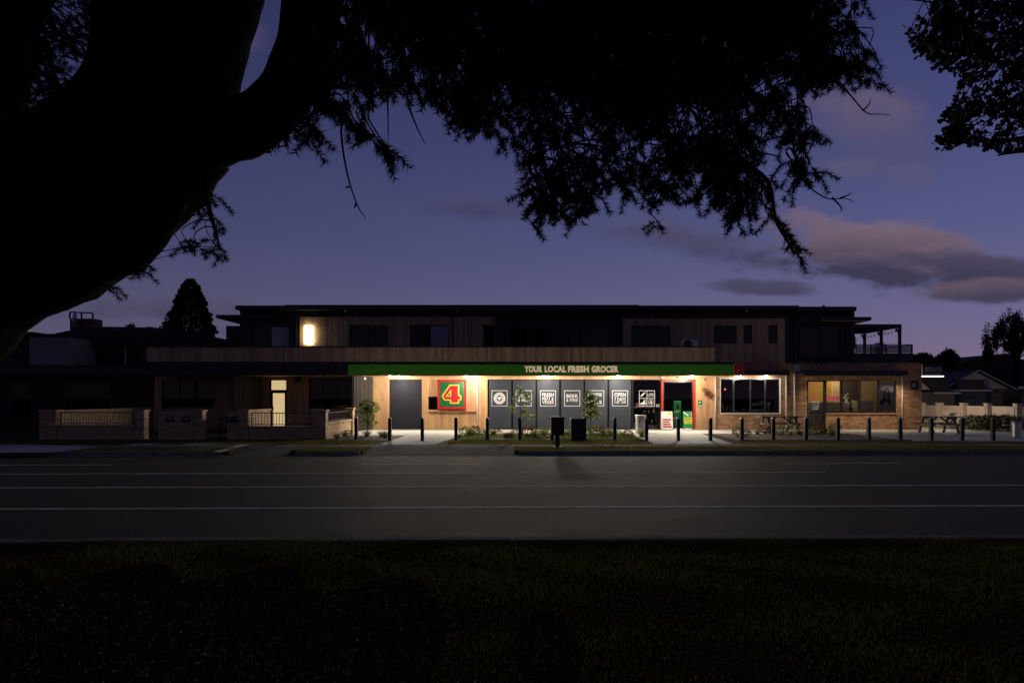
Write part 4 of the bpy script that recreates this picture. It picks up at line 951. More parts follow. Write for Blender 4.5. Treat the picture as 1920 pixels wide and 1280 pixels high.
# ================================================================== VEGETATION HELPERS
def unit(a): return a / np.maximum(np.linalg.norm(a, axis=1, keepdims=True), 1e-9)
def rnd_dir(n): return unit(RNG.normal(size=(n, 3)))
def leaf_arrays(p, d, L, W, fold=.0):
    """a rhombic leaf (two triangles) at each point p along d; L, W arrays"""
    n = len(p); s = unit(np.cross(d, rnd_dir(n))); L = np.broadcast_to(L, n)[:, None]; W = np.broadcast_to(W, n)[:, None]
    nn = np.cross(d, s)
    v = np.stack([p, p + d*L*.45 + s*W*.5 + nn*L*fold, p + d*L, p + d*L*.45 - s*W*.5 + nn*L*fold], 1).reshape(-1, 3)
    i = np.arange(n)[:, None]*4; t = np.concatenate([i + [0, 1, 2], i + [0, 2, 3]], 1).reshape(-1, 3)
    return v, t
def fan_arrays(p, d, L):
    """a fan-shaped leaf on a short stalk"""
    n = len(p); s = unit(np.cross(d, rnd_dir(n))); L = np.broadcast_to(L, n)[:, None]; nn = np.cross(d, s)
    v = np.stack([p, p + d*L*.62 + s*L*.52, p + d*L*.95 + s*L*.22 + nn*L*.1, p + d*L*.82, p + d*L*.95 - s*L*.22 + nn*L*.1, p + d*L*.62 - s*L*.52], 1).reshape(-1, 3)
    i = np.arange(n)[:, None]*6; t = np.concatenate([i+[0, 1, 2], i+[0, 2, 3], i+[0, 3, 4], i+[0, 4, 5]], 1).reshape(-1, 3)
    return v, t
def blade_arrays(p, d, L, W):
    n = len(p); s = unit(np.cross(d, rnd_dir(n))); L = np.broadcast_to(L, n)[:, None]; W = np.broadcast_to(W, n)[:, None]
    v = np.stack([p - s*W/2, p + s*W/2, p + d*L], 1).reshape(-1, 3); return v, np.arange(3*n).reshape(-1, 3)
def join(parts):
    vs, ts, o = [], [], 0
    for v, t in parts: vs.append(v); ts.append(t + o); o += len(v)
    return np.concatenate(vs), np.concatenate(ts)
def in_poly(pts, poly):
    x, y = pts[:, 0], pts[:, 1]; c = np.zeros(len(pts), bool); n = len(poly)
    for i in range(n):
        (x0, y0), (x1, y1) = poly[i], poly[i-1]
        k = ((y0 > y) != (y1 > y)) & (x < (x1-x0)*(y-y0)/((y1-y0) or 1e-9)+x0); c ^= k
    return c
def sample_poly(poly, n):
    a = np.array(poly, float); lo, hi = a.min(0), a.max(0); out = np.zeros((0, 2))
    while len(out) < n: q = RNG.uniform(lo, hi, (n*2, 2)); out = np.concatenate([out, q[in_poly(q, poly)]])
    return out[:n]
def spline(pts, n):
    """Catmull-Rom through pts (tuples of any length), n samples"""
    a = np.array([tuple(p) for p in pts], float); a = np.concatenate([[2*a[0]-a[1]], a, [2*a[-1]-a[-2]]]); m = len(a)-3; out = []
    for k in range(n):
        t = k/(n-1)*m; i = min(int(t), m-1); f = t-i; p0, p1, p2, p3 = a[i:i+4]
        out.append(.5*((2*p1) + (-p0+p2)*f + (2*p0-5*p1+4*p2-p3)*f*f + (-p0+3*p1-3*p2+p3)*f**3))
    return out

# wreath
p = np.array([PX(1327), FY-.08, PZ(737)]) + RNG.normal(size=(260, 3))*[.09, .035, .13] ; p[:, 0] += (p[:, 2]-PZ(737))*-.75
v, t = leaf_arrays(p, rnd_dir(260), .11, .03); obj('dried_flowers', mesh_np('dried_flowers', v, t, 'dried_flower'), wr)
MB().tube([(PX(1319), FY-.03, PZ(727)), (PX(1326), FY-.07, PZ(736)), (PX(1332), FY-.05, PZ(746))], .014, 6).build('stalks', 'stem', wr)
MB().box(PX(1321), PX(1323), FY-.03, FY-.004, PZ(713), PZ(709)).build('hook', 'black_satin', wr)

# ================================================================== BED PLANTS
def tussock_mesh(seed, mat_, n=150, h=.34, r=.17):
    p = np.concatenate([RNG.normal(size=(n, 2))*.035, np.zeros((n, 1))], 1); d = unit(np.concatenate([RNG.normal(size=(n, 2))*.45, np.ones((n, 1))], 1))
    L = RNG.uniform(.5, 1, n)*h; v1, t1 = blade_arrays(p, d, L, .012)
    q = p + d*L[:, None]*.6; d2 = unit(d + np.concatenate([d[:, :2]*1.2, -np.full((n, 1), .5)], 1)); v2, t2 = blade_arrays(q, d2, L*.6, .008)
    return mesh_np('tussock', *join([(v1, t1), (v2, t2)]), mat_)
def shrub_mesh(mat_, n=420, r=.22, h=.32, L=.07):
    q = rnd_dir(n) * (RNG.uniform(.35, 1, (n, 1))**.5) ; p = q*[r, r, h*.5] + [0, 0, h*.55]; p *= 1 + .22*np.sin(q*9+RNG.uniform(0, 6)).mean(1, keepdims=True)
    d = unit(q + rnd_dir(n)*.7 + [0, 0, .35]); st = []
    v, t = leaf_arrays(p, d, RNG.uniform(.6, 1, n)*L, RNG.uniform(.6, 1, n)*L*.5)
    m = MB()
    for k in range(6): a = k*1.05; m.tube([(0, 0, 0), (r*.35*math.cos(a), r*.35*math.sin(a), h*.4), (r*.6*math.cos(a), r*.6*math.sin(a), h*.75)], [.008, .006, .003], 4)
    tt = [tr for f in m.f for tr in ((f[0], f[1], f[2]), (f[0], f[2], f[3])) if len(f) == 4]
    v, t = join([(v, t), (np.array(m.v), np.array(tt))]); v[:, 2] = np.maximum(v[:, 2], .0)
    return mesh_np('shrub', v, t, mat_)
TUS = [tussock_mesh(k, 'leaf_tussock') for k in range(3)]; GRN = [shrub_mesh('leaf_shrub') for k in range(3)]; RED = [shrub_mesh('leaf_red', 360, .20, .32, .075) for k in range(3)]
beds = {'in the bed before the grey panels': ([(862, 't'), (872, 'g'), (884, 't'), (890, 'r'), (903, 'g'), (925, 't'), (932, 'g'), (949, 't'), (958, 't'), (966, 'g'), (990, 'r'), (1004, 't'), (1012, 'g'), (1021, 't'), (1031, 'g'), (1063, 'g'), (1066, 't'), (1101, 'g'), (1112, 'g'), (1121, 'r'), (1131, 't'), (1137, 'g'), (1144, 't'), (1160, 'g'), (1167, 't'), (1178, 'r'), (1186, 't'), (1203, 't'), (880, 't'), (915, 'g'), (1046, 't'), (1055, 't')], (816, 823)),
        'in the bed before the cafe window': ([(1383, 'g'), (1399, 'g'), (1420, 't'), (1434, 'r'), (1444, 't'), (1461, 'g'), (1482, 't'), (1498, 't'), (1516, 't'), (1526, 'g'), (1537, 'r'), (1547, 't'), (1560, 't'), (1565, 'g')], (812, 820)),
        'in the small bed by the pale garden wall': ([(632, 't'), (646, 't'), (653, 'g'), (688, 't'), (715, 't'), (722, 't')], (818, 824))}
cnt = {}
for where, (lst, (ya, yb)) in beds.items():
    for px, k in sorted(lst):
        p = G(px, random.uniform(ya, yb)); me = random.choice({'t': TUS, 'g': GRN, 'r': RED}[k]); nm = {'t': 'tussock_grass', 'g': 'green_shrub', 'r': 'red_shrub'}[k]
        o = bpy.data.objects.new(nm, me); COL.objects.link(o); s = random.uniform(.75, 1.25)*(1.15 if k == 'r' else 1); o.location = (p.x, p.y, .012); o.scale = (s, s, s*random.uniform(.85, 1.15)); o.rotation_euler.z = random.uniform(0, 6)
        cnt[(where, k)] = cnt.get((where, k), 0) + 1; i = cnt[(where, k)]-1
        tag(o, f"{ORD[i]} {({'t': 'tufted grass clump', 'g': 'green leafy shrub', 'r': 'red-leaved shrub'})[k]} from the left {where}", {'t': 'plant', 'g': 'shrub', 'r': 'shrub'}[k], 'low plants in the forecourt beds')
# pale pebbles in the beds
pv, pt = [], []
m = MB()
for k in range(260):
    x, y = (random.uniform(-1.8, 4.7), random.uniform(25.95, 27.6)) if k < 170 else (random.uniform(-6.7, -4.6), random.uniform(26, 28)); r = random.uniform(.02, .05); a = random.random()
    m.add([(x-r, y, .012), (x, y-r*.8, .012), (x+r, y+.2*r, .012), (x, y+r, .012), (x+.1*r, y, .012+r*.7)], [(0, 1, 4), (1, 2, 4), (2, 3, 4), (3, 0, 4)])
tag(m.build('pebbles', 'pebble', None, kind='stuff'), 'pale pebbles scattered in the planting beds', 'pebbles')
# ground cover in the beds
n = 9000; x = RNG.uniform(-1.85, 4.8, n); y = RNG.uniform(25.9, 29.5, n); keep = np.sin(x*3.1)+np.sin(y*2.3+x) > -.5; p = np.stack([x, y, np.full(n, .012)], 1)[keep]; n = len(p)
v, t = blade_arrays(p, unit(RNG.normal(size=(n, 3))*[.5, .5, .1]+[0, 0, 1]), RNG.uniform(.05, .16, n), .022)
tag(obj('ground_cover', mesh_np('ground_cover', v, t, 'leaf_shrub'), None, 'stuff'), 'low green ground cover between the shrubs', 'ground cover')

# young street trees
def young_tree(px, py, p_top, label, clumps, n, L, mt='leaf_young'):
    b = G(px, py); t = thing('young_tree', label, 'tree', (b.x, b.y, .012), 'young trees in the beds'); Y = b.y
    top = P(px, p_top, Y); tr = [(b.x, Y, .012), (b.x+.02, Y+.02, top.z*.35), (b.x-.02, Y, top.z*.7), (top.x, Y, top.z-.1)]
    MB().tube(spline(tr, 10), [.026-.0021*k for k in range(10)], 6).build('trunk', 'stem', t)
    parts = []; br = MB()
    for (cx, cy, rx, ry, w) in clumps:
        c0 = P(cx, cy, Y); zb = max(.5, c0.z-.35); br.tube([(b.x, Y, zb), ((b.x+c0.x)/2, Y, (zb+c0.z)/2+.03), tuple(c0)], [.010, .007, .004], 5)
        k = int(n*w); q = rnd_dir(k)*RNG.uniform(.2, 1, (k, 1))**.5; p = np.array(c0)+q*[rx*Y/F, rx*Y/F*1.0, ry*Y/F]
        d = unit(q+rnd_dir(k)*.8+[0, 0, -.35]); parts.append(leaf_arrays(p, d, RNG.uniform(.6, 1.1, k)*L, RNG.uniform(.35, .5, k)*L, .06))
    br.build('branches', 'stem', t); obj('crown', mesh_np('crown', *join(parts), mt), t, 'stuff')
young_tree(689, 817, 742, 'small leafy tree by the slatted screen in the left bed', [(688, 757, 13, 12, .28), (682, 766, 13, 9, .2), (700, 764, 11, 10, .2), (690, 780, 13, 9, .18), (686, 792, 10, 8, .1), (700, 790, 7, 7, .06)], 900, .12)
young_tree(976, 816, 726, 'sparse young tree with few leaves before the second grey panel', [(973, 729, 5, 5, .10), (981, 739, 9, 6, .18), (966, 748, 5, 5, .08), (992, 745, 7, 7, .14), (962, 767, 7, 5, .14), (984, 765, 6, 6, .12), (984, 776, 5, 5, .08), (996, 777, 6, 5, .12)], 330, .15)
young_tree(1107, 817, 733, 'full young tree before the fifth grey panel', [(1105, 741, 7, 9, .14), (1104, 754, 11, 9, .22), (1108, 765, 12, 9, .22), (1115, 776, 10, 7, .15), (1098, 777, 7, 6, .12), (1115, 748, 8, 7, .12)], 900, .13)

# hedge shrubs at the right and a planter silhouette on the terrace
big = [shrub_mesh('leaf_dark', 1500, .75, 1.1, .11) for k in range(2)]
for i, (px, py, s) in enumerate(((1822, 806, .75), (1836, 807, .8), (1852, 807, .75), (1868, 808, .85), (1886, 808, .8), (1900, 809, .8))):
    p = G(px, py); o = share('hedge_shrub', big[i % 2], (p.x, p.y, .002)); o.scale = (s, s, s*.8); o.rotation_euler.z = i*1.3
    tag(o, f'{ORD[i]} dark hedge shrub from the left before the cream fence', 'shrub', 'dark shrubs before the cream fence')
tp = thing('terrace_planter', 'dark bushy potted plant behind the terrace balustrade', 'plant', (PX(1658), FY+.5, PZ(662)))
MB().lathe((PX(1658), FY+.5, PZ(662)), [(.14, 0), (.2, .3), (.22, .32), (.18, .32)], 12).build('pot', 'black_satin', tp)
k = 300; q = rnd_dir(k)*RNG.uniform(.2, 1, (k, 1))**.5; v, t = leaf_arrays(np.array([PX(1658), FY+.5, PZ(652)])+q*[.34, .25, .3], q, .12, .05); obj('foliage', mesh_np('foliage', v, t, 'leaf_far'), tp, 'stuff')

# ================================================================== FAR TREES
def far_tree(label, px, Y, p_top, w_px, shape, n, leaf, p_low=None, group='trees beyond the buildings'):
    top = PZ(p_top, Y); x = PX(px, Y); w = w_px*Y/F/2; t = thing('tree', label, 'tree', (x, Y, -.006), group)
    low = PZ(p_low, Y) if p_low else .1*top
    MB().tube([(x, Y, -.006), (x+.1, Y, top*.5), (x, Y, top*.93)], [w*.11+.08, w*.07+.05, .03], 8).build('trunk', 'bark', t)
    lb = MB(); parts = []
    if shape == 'cone':
        u_ = RNG.uniform(0, 1, n)**.75; z = top-(top-low)*u_; r = w*(u_**.62)*(.90+.07*np.sin(z*5.2)+.05*np.sin(z*13))*RNG.uniform(.35, 1, n)**.35; a = RNG.uniform(0, 6.283, n); r *= 1+.08*np.sin(a*7+z*3)
        p = np.stack([x+r*np.cos(a), Y+r*np.sin(a), z], 1); d = unit(np.stack([np.cos(a), np.sin(a), RNG.uniform(-.5, .6, n)], 1)+rnd_dir(n)*.4); parts.append(leaf_arrays(p, d, leaf*RNG.uniform(.6, 1.2, n), leaf*.5))
        for k in range(26): z = low+(top-low)*k/27; a = k*2.4; rr = w*(1-k/27)*.8; lb.tube([(x, Y, z), (x+rr*math.cos(a), Y+rr*math.sin(a), z+.1)], [.05, .02], 4)
    else:
        m = 34 if shape == 'round' else 80
        for k in range(m):
            q = rnd_dir(1)[0]; q[2] = abs(q[2])*1.3-.45; q *= random.uniform(.55, .95); c = np.array([x, Y, (top+low)/2]) + q*[w*.95, w*.95, (top-low)*.5]; s = w*random.uniform(.16, .34)*(.62 if shape == 'weep' else 1)
            kk = n//m; e = rnd_dir(kk)*RNG.uniform(.1, 1, (kk, 1))**.6
            if shape == 'weep': p = c + e*[s*.7, s*.7, s*1.6]; d = unit(rnd_dir(kk)*.35+[0, 0, -1])
            else: p = c + e*s; d = rnd_dir(kk)
            parts.append(leaf_arrays(p, d, leaf*RNG.uniform(.6, 1.2, kk), leaf*.42)); lb.tube([(x, Y, low+(c[2]-low)*.35), tuple((np.array([x, Y, c[2]])+c)/2), tuple(c)], [.06, .04, .015], 4)
    lb.build('limbs', 'bark', t); obj('crown', mesh_np('crown', *join(parts), 'leaf_far'), t, 'stuff')
far_tree('tall dark conical conifer behind the roof at the left', 357, 62, 524, 122, 'cone', 22000, .30, 690)
far_tree('small ragged conifer tip at the left of the tall cone', 322, 66, 588, 40, 'round', 900, .3, 640)
far_tree('low round treetop just above the left roof', 246, 66, 603, 22, 'round', 500, .3, 640)
far_tree('large loose weeping tree at the right edge above the roofs', 1905, 58, 574, 124, 'weep', 8000, .18, 690)
far_tree('rounded dark tree behind the gabled house, left of the weeping tree', 1776, 62, 648, 40, 'round', 5000, .26, 705)
far_tree('dark bushy tree touching the brick end of the roof terrace', 1722, 56, 655, 46, 'round', 4500, .26, 720)
far_tree('low dark tree between the terrace and the rounded tree', 1750, 60, 660, 40, 'round', 4000, .26, 715)
far_tree('small pointed dark shrub-tree left of the weeping tree', 1852, 57, 641, 26, 'weep', 900, .2, 690)

# ================================================================== NEIGHBOURS
nh = thing('neighbour_house', 'dark house with low roof, flue and pale block wall at far left', 'house', (PX(230, 46), 46, 0))
Y = 46
MB().box(PX(45, Y), PX(436, Y), Y, Y+8, 0, PZ(641, Y)).build('wall', 'house_dark', nh)
rp = [(30, 641), (126, 620), (200, 612), (290, 614), (345, 620), (448, 641), (448, 646), (30, 646)]
rf = MB().prism([(PX(a, Y-.6), PZ(b, Y-.6)) for a, b in rp][::-1], Y-.6, Y+8.6).build('roof', 'roof_dark', nh)
for a in (205, 282):
    z0 = PZ(611.5, Y-.6); MB().add([(PX(a-10, Y-.6), Y-.62, z0-.02), (PX(a+4, Y-.6), Y-.62, z0-.04), (PX(a+24, Y-.6), Y-.62, PZ(623, Y)), (PX(a+9, Y-.6), Y-.62, PZ(623, Y))], [(0, 1, 2, 3)]).build('roof_panel', 'solar', rf)
blk = thing('block_wing', 'pale concrete-block wing of the dark house at far left', 'house', (PX(90, 43), 43, 0)); y = 43
mb = MB()
for r_ in range(26):
    for c_ in range(9):
        a = PX(55, y)+c_*.262-(.13 if r_ % 2 else 0); z = r_*.2
        x0, x1 = max(a, PX(55, y)), min(a+.255, PX(126, y))
        if z+.195 < PZ(630, y) and x1-x0 > .03: mb.box(x0, x1, y+random.uniform(0, .006), y+.1, z, z+.194)
mb.build('blocks', 'block_wall', blk, kind='stuff'); MB().box(PX(55, y), PX(126, y), y+.05, y+3.4, 0, PZ(631, y)).build('core', 'mortar', blk); MB().box(PX(50, y), PX(130, y), y-.2, y+3.4, PZ(630, y)+.0, PZ(626, y)).build('roof', 'roof_dark', blk)
ch = MB().box(PX(131, 50), PX(174, 50), 50, 51.2, PZ(640, 50), PZ(597, 50)).build('chimney_stack', 'rust_red', nh)
MB().tube([(PX(140, 49.6), 49.6, PZ(632, 49.6)), (PX(140, 49.6), 49.6, PZ(592, 49.6)), (PX(142.5, 49.6), 49.6, PZ(584, 49.6))], .14, 12).build('flue', 'steel', nh, True)
for a, b in (((131, 597), (131, 585)), ((153, 597), (153, 586)), ((174, 597), (174, 587)), ((131, 585), (174, 587))): MB().bar(P(*a, 50.1), P(*b, 50.1), .09, .09).build('roof_rail', 'black_metal', nh)
for (a, b, c_, d_) in ((156, 181, 650, 676), (270, 300, 652, 678)):
    w = MB().box(PX(a, Y), PX(b, Y), Y-.05, Y-.002, PZ(d_, Y), PZ(c_, Y)).build('window', 'dark_frame', nh); MB().box(PX(a+1, Y), PX(b-1, Y), Y-.06, Y-.052, PZ(d_-1, Y), PZ(c_+1, Y)).build('pane', 'curtain', w)
MB().box(PX(240, Y), PX(242, Y), Y-.4, Y-.3, 0, PZ(641, Y)).build('downpipe', 'galv', nh)
MB().prism([(PX(302, 44), PZ(648, 44)), (PX(345, 44), PZ(641, 44)), (PX(460, 44), PZ(651, 44)), (PX(302, 44), PZ(651, 44))][::-1], 44, 45.2).build('lean_to_roof', 'roof_dark', nh)
MB().box(PX(-380, 44.5), PX(57, 44.5), 44.5, 50, 0, PZ(632, 44.5)).build('side_wing', 'house_dark', nh); MB().box(PX(-390, 44), PX(62, 44), 44, 50.4, PZ(632, 44.5)+.004, PZ(622, 44)).build('side_roof', 'roof_dark', nh)
lb = thing('dark_annex', 'low black flat-roofed annex left of the cedar canopy', 'building', (PX(120, 37), 37, 0))
MB().box(PX(-420, 37), PX(284, 37), 37, 42.4, 0, PZ(689, 37)).build('wall', 'house_dark', lb); MB().box(PX(-420, 36), PX(276, 36), 36, 42.6, PZ(703, 36), PZ(684, 36)).build('fascia', 'black_metal', lb)
for (a, b) in ((20, 60), (120, 210)):
    w = MB().box(PX(a, 37), PX(b, 37), 36.95, 36.998, PZ(785, 37), PZ(715, 37)).build('window', 'black_satin', lb); MB().box(PX(a+3, 37), PX(b-3, 37), 36.94, 36.948, PZ(782, 37), PZ(718, 37)).build('pane', 'dark_pane', w)

gh = thing('gabled_house', 'single-storey house with pale gable and small curved bay roof at right', 'house', (PX(1828, 46), 46, 0)); Y = 46
MB().box(PX(1762, Y), PX(1990, Y), Y, Y+9, 0, PZ(729, Y)).build('wall', 'house_brick', gh)
MB().prism([(PX(1764, Y), PZ(728.5, Y)), (PX(1892, Y), PZ(728.5, Y)), (PX(1828, Y), PZ(696, Y))], Y-.05, Y-.01).build('gable', 'gable_white', gh)
r = MB()
for s, a, b in ((1, 1757, 1828), (-1, 1900, 1828)):
    z0, z1 = PZ(731, Y), PZ(694, Y); xa, xb = PX(a, Y), PX(b, Y); r.add([(xa, Y-.4, z0), (xb, Y-.4, z1), (xb, Y+10, z1), (xa, Y+10, z0), (xa, Y-.4, z0-.08), (xb, Y-.4, z1-.08), (xb, Y+10, z1-.08), (xa, Y+10, z0-.08)], [(0, 1, 2, 3), (7, 6, 5, 4), (0, 4, 5, 1), (1, 5, 6, 2), (2, 6, 7, 3), (3, 7, 4, 0)])
r = r.build('roof', 'roof_dark', gh)
for a, b in ((1757, 1828), (1900, 1828)): MB().bar((PX(a, Y), Y-.42, PZ(731.5, Y)), (PX(b, Y), Y-.42, PZ(694.6, Y)), .05, .10, up=(0, 1, 0)).build('bargeboard', 'gable_white', r)
MB().box(PX(1900, Y), PX(1990, Y), Y-.6, Y+9, PZ(729, Y)+.002, PZ(722, Y)).build('side_roof', 'roof_dark', gh); MB().box(PX(1896, Y), PX(1990, Y), Y-.7, Y-.6, PZ(729, Y), PZ(724.5, Y)).build('gutter', 'gable_white', gh)
yb = Y-.9
bay = MB().prism([(PX(a, yb), PZ(b, yb)) for a, b in ((1803, 711), (1843, 711), (1846, 720), (1850, 726), (1858, 730), (1789, 730), (1797, 726), (1800, 720))], yb, Y-.06).build('bay_roof', 'roof_brown', gh)
MB().box(PX(1787, yb), PX(1860, yb), yb-.08, Y-.06, PZ(733.5, yb), PZ(730.2, yb)).build('bay_gutter', 'gable_white', bay)
MB().box(PX(1794, yb), PX(1808, yb), yb+.05, Y-.002, 0, PZ(733.7, yb)).build('bay_wall', 'house_brick', gh)
w = MB().box(PX(1808, yb), PX(1851, yb), yb+.08, Y-.002, 0, PZ(733.7, yb)).build('bay_window', 'dark_frame', gh); MB().box(PX(1810, yb), PX(1849, yb), yb+.06, yb+.078, .7, PZ(735, yb)).build('curtain', 'curtain', w)
w = MB().box(PX(1880, Y), PX(1915, Y), Y-.04, Y-.002, .7, PZ(734, Y)).build('window', 'dark_frame', gh); MB().box(PX(1882, Y), PX(1913, Y), Y-.05, Y-.042, .75, PZ(736, Y)).build('pane', 'dark_pane', w)
hh = thing('hipped_house', 'big dark hipped roof rising behind the gabled house', 'house', (PX(1850, 62), 62, 0)); Y = 62
MB().box(PX(1700, Y), PX(2050, Y), Y, Y+8, 0, PZ(700, Y)).build('wall', 'house_dark', hh)
MB().prism([(PX(a, Y), PZ(b, Y)) for a, b in ((1690, 702), (2060, 702), (1930, 676), (1903, 673), (1880, 663), (1866, 664), (1850, 672), (1812, 674), (1780, 684))], Y-.5, Y+8.5).build('roof', 'roof_dark', hh)
MB().tube([(PX(1851, Y), Y, PZ(672, Y)), (PX(1851, Y), Y, PZ(645, Y))], .03, 5).build('aerial', 'galv', hh)
gr = thing('side_garage', 'dark garage with pale lit end wall right of the brick end', 'garage', (PX(1745, 43), 43, 0)); Y = 43
MB().box(PX(1722, Y), PX(1790, Y), Y, Y+2.6, 0, PZ(735, Y)).build('wall', 'house_brick', gr)
MB().prism([(PX(a, Y), PZ(b, Y)) for a, b in ((1722, 730), (1748, 730), (1722, 708))], Y-.02, Y+.05).build('end_gable', 'fence_cream', gr)
MB().prism([(PX(a, Y-.3), PZ(b, Y-.3)) for a, b in ((1722, 705), (1765, 705), (1788, 735), (1755, 735), (1722, 706.5))][::-1], Y-.3, Y-.05).build('roof', 'roof_dark', gr)
MB().box(PX(1745, Y), PX(1795, Y), Y-.35, Y-.31, PZ(738, Y), PZ(735.2, Y)).build('gutter', 'gable_white', gr)
for k in range(7): MB().box(PX(1731+k*5, Y), PX(1734.5+k*5, Y), Y-.04, Y-.003, 1.0, PZ(739, Y)).build('slat', 'curtain', gr)

# cream fence running towards the camera at the right
fpost = [(1729, 40.5), (1762, 39.2), (1807, 37.6), (1853, 36.0), (1908, 34.2), (1985, 32.4)]
fe = thing('cream_fence', 'cream panel fence with square posts right of the brick end', 'fence', (PX(1807, 37.6), 37.6, 0))
for i, (px, y) in enumerate(fpost):
    x = PX(px, y); MB().box(x-.13, x+.13, y-.13, y+.13, 0, 1.24).build('fence_post', 'fence_cream', fe); MB().box(x-.16, x+.16, y-.16, y+.16, 1.24, 1.29).build('post_cap', 'fence_cream', fe)
    if i:
        a, b = Vector((PX(fpost[i-1][0], fpost[i-1][1])+.13, fpost[i-1][1], .02)), Vector((x-.13, y, .02)); d = (b-a); nrm = Vector((d.y, -d.x, 0)).normalized()*.04
        vs = [a-nrm, b-nrm, b+nrm, a+nrm]; vs += [v_+Vector((0, 0, 1.12)) for v_ in vs]; MB().add(vs, [(0, 3, 2, 1), (4, 5, 6, 7), (0, 1, 5, 4), (1, 2, 6, 5), (2, 3, 7, 6), (3, 0, 4, 7)]).build('fence_panel', 'fence_cream', fe)

# ================================================================== THINGS BEHIND THE GLASS
# cafe sill: counter, bottles, cups, a framed box and a pink banner
ct = thing('cafe_counter', 'dark counter inside the four-pane cafe window', 'counter', (PX(1407), FY+.7, .032)); zc = PZ(771)
MB().box(O_cf[0]+.05, O_cf[1]-.05, FY+.32, FY+.95, zc-.05, zc).build('worktop', 'dark_frame', ct); MB().box(O_cf[0]+.06, O_cf[1]-.06, FY+.45, FY+.9, .032, zc-.052).build('front', 'interior_dark', ct)
def bottle(px, h, m, label, r=.04, y=FY+.45):
    o = MB().lathe((PX(px, y), y, zc), [(r, 0), (r, h*.55), (r*.4, h*.72), (r*.36, h*.98), (r*.42, h)], 10).build('bottle', m, None, True); tag(o, label, 'bottle', 'bottles in the cafe window')
for i, (px, h, m) in enumerate(((1355.5, .42, 'downpipe'), (1364, .40, 'galv'), (1369.5, .44, 'downpipe'), (1361, .18, 'steel'))): bottle(px, h, m, f'{ORD[i]} pale bottle in the left pane of the cafe window')
def item(name, px0, px1, p0, p1, m, label, cat, y=FY+.42, dpt=.2):
    t = thing(name, label, cat, (PX((px0+px1)/2, y), y, zc)); a, b, z0, z1 = PX(px0, y), PX(px1, y), max(zc, PZ(p1, y)), PZ(p0, y)
    return t, a, b, z0, z1, y
t, a, b, z0, z1, y = item('coffee_machine', 1410, 1434.5, 758, 771, 'steel', 'steel coffee machine on the counter in the cafe window third pane', 'coffee machine')
MB().box(a, b, y, y+.35, z0+.0, z0+.10).build('drip_tray', 'steel', t); MB().box(a+.02, b-.02, y+.2, y+.35, z0+.102, z1-.03).build('back', 'black_satin', t); MB().box(a, b, y, y+.35, z1-.03, z1+.02).build('top', 'steel', t)
for q in (.2, .7): MB().lathe((a+(b-a)*q, y+.08, z1-.09), [(.03, 0), (.035, .05), (.02, .057)], 10).build('group_head', 'steel', t)
for k in range(7): MB().lathe((a+.06+k*.075, y+.15, z1+.022), [(.022, 0), (.035, .06), (.03, .062)], 9).build('cup', 'paper', t)
MB().box(b-.24, b-.02, y+.1, y+.3, z1+.022, z1+.20).build('hopper', 'galv', t)
t, a, b, z0, z1, y = item('coffee_grinder', 1438.5, 1446, 753.5, 771, 'galv', 'coffee grinder with white hopper in the right cafe pane', 'grinder')
cx = (a+b)/2; MB().lathe((cx, y+.1, zc), [(.09, 0), (.09, .03), (.055, .05), (.05, .25)], 12).build('body', 'steel', t); MB().lathe((cx, y+.1, zc+.252), [(.05, 0), (.10, .12), (.10, .19), (.03, .2)], 12).build('hopper', 'paper', t)
t, a, b, z0, z1, y = item('pink_banner', 1452, 1460.5, 748, 770, 'pink', 'small pink display banner at the right end of cafe window', 'banner', FY+.38)
MB().box(a, b, y, y+.012, z0+.03, z1).build('banner_face', 'pink', t); MB().box(a-.02, b+.02, y-.06, y+.08, zc, zc+.03).build('foot', 'galv', t)
o = MB().lathe((PX(1401), FY+.5, zc), [(.03, 0), (.075, .03), (.08, .07), (.05, .11), (.02, .12)], 10).build('bowl', 'paper'); tag(o, 'small white bowl on the cafe counter, second pane', 'bowl')
o = MB().box(PX(1380), PX(1388), FY+.4, FY+.55, zc, zc+.05).build('tray', 'paper'); tag(o, 'flat white tray on the cafe counter, second pane', 'tray')
pl = thing('red_pendant', 'tiny glowing red light inside the left cafe pane', 'light', (PX(1359.5, FY+.9), FY+.9, PZ(729, FY+.9)))
mat('red_glow', (.8, .1, .05), .5, emit=(1, .08, .05), estr=3)
MB().lathe((PX(1359.5, FY+.9), FY+.9, PZ(731, FY+.9)), [(.01, 0), (.045, .03), (.045, .06), (.01, .09)], 10).build('lamp_shade', 'red_glow', pl); MB().tube([(PX(1359.5, FY+.9), FY+.9, PZ(731, FY+.9)+.09), (PX(1359.5, FY+.9), FY+.9, 2.899)], .006, 5).build('cord', 'black_satin', pl)
# shop window: pink boxes on the shelf
for i, px in enumerate((1192, 1197, 1203)):
    o = MB().box(PX(px, YP+.3), PX(px+4, YP+.3), YP+.28, YP+.45, PZ(762, YP+.3)+.012, PZ(762, YP+.3)+.17-.03*i).build('pink_box', 'pink'); tag(o, f'{ORD[i]} pink box from the left on the window shelf beside the entrance', 'box', 'pink boxes on the window shelf')
cs = thing('stock_shelves', 'dark shelf unit of stock seen through the lower shop glazing', 'shelves', (PX(1228), FY+1.1, .032))
for z in (.3, .75, 1.2): MB().box(PX(1206), PX(1237), FY+1.0, FY+1.4, z, z+.03).build('shelf', 'dark_frame', cs)
for x in (PX(1206), PX(1237)-.04): MB().box(x, x+.04, FY+1.0, FY+1.4, .032, 1.6).build('upright', 'dark_frame', cs)
for k in range(9): z = (.33, .78, 1.23)[k % 3]; x = PX(1212)+k*.075; MB().box(x, x+.06, FY+1.02, FY+1.2, z, z+random.uniform(.1, .22)).build('packet', ('paper', 'ochre', 'galv')[k % 3], cs)
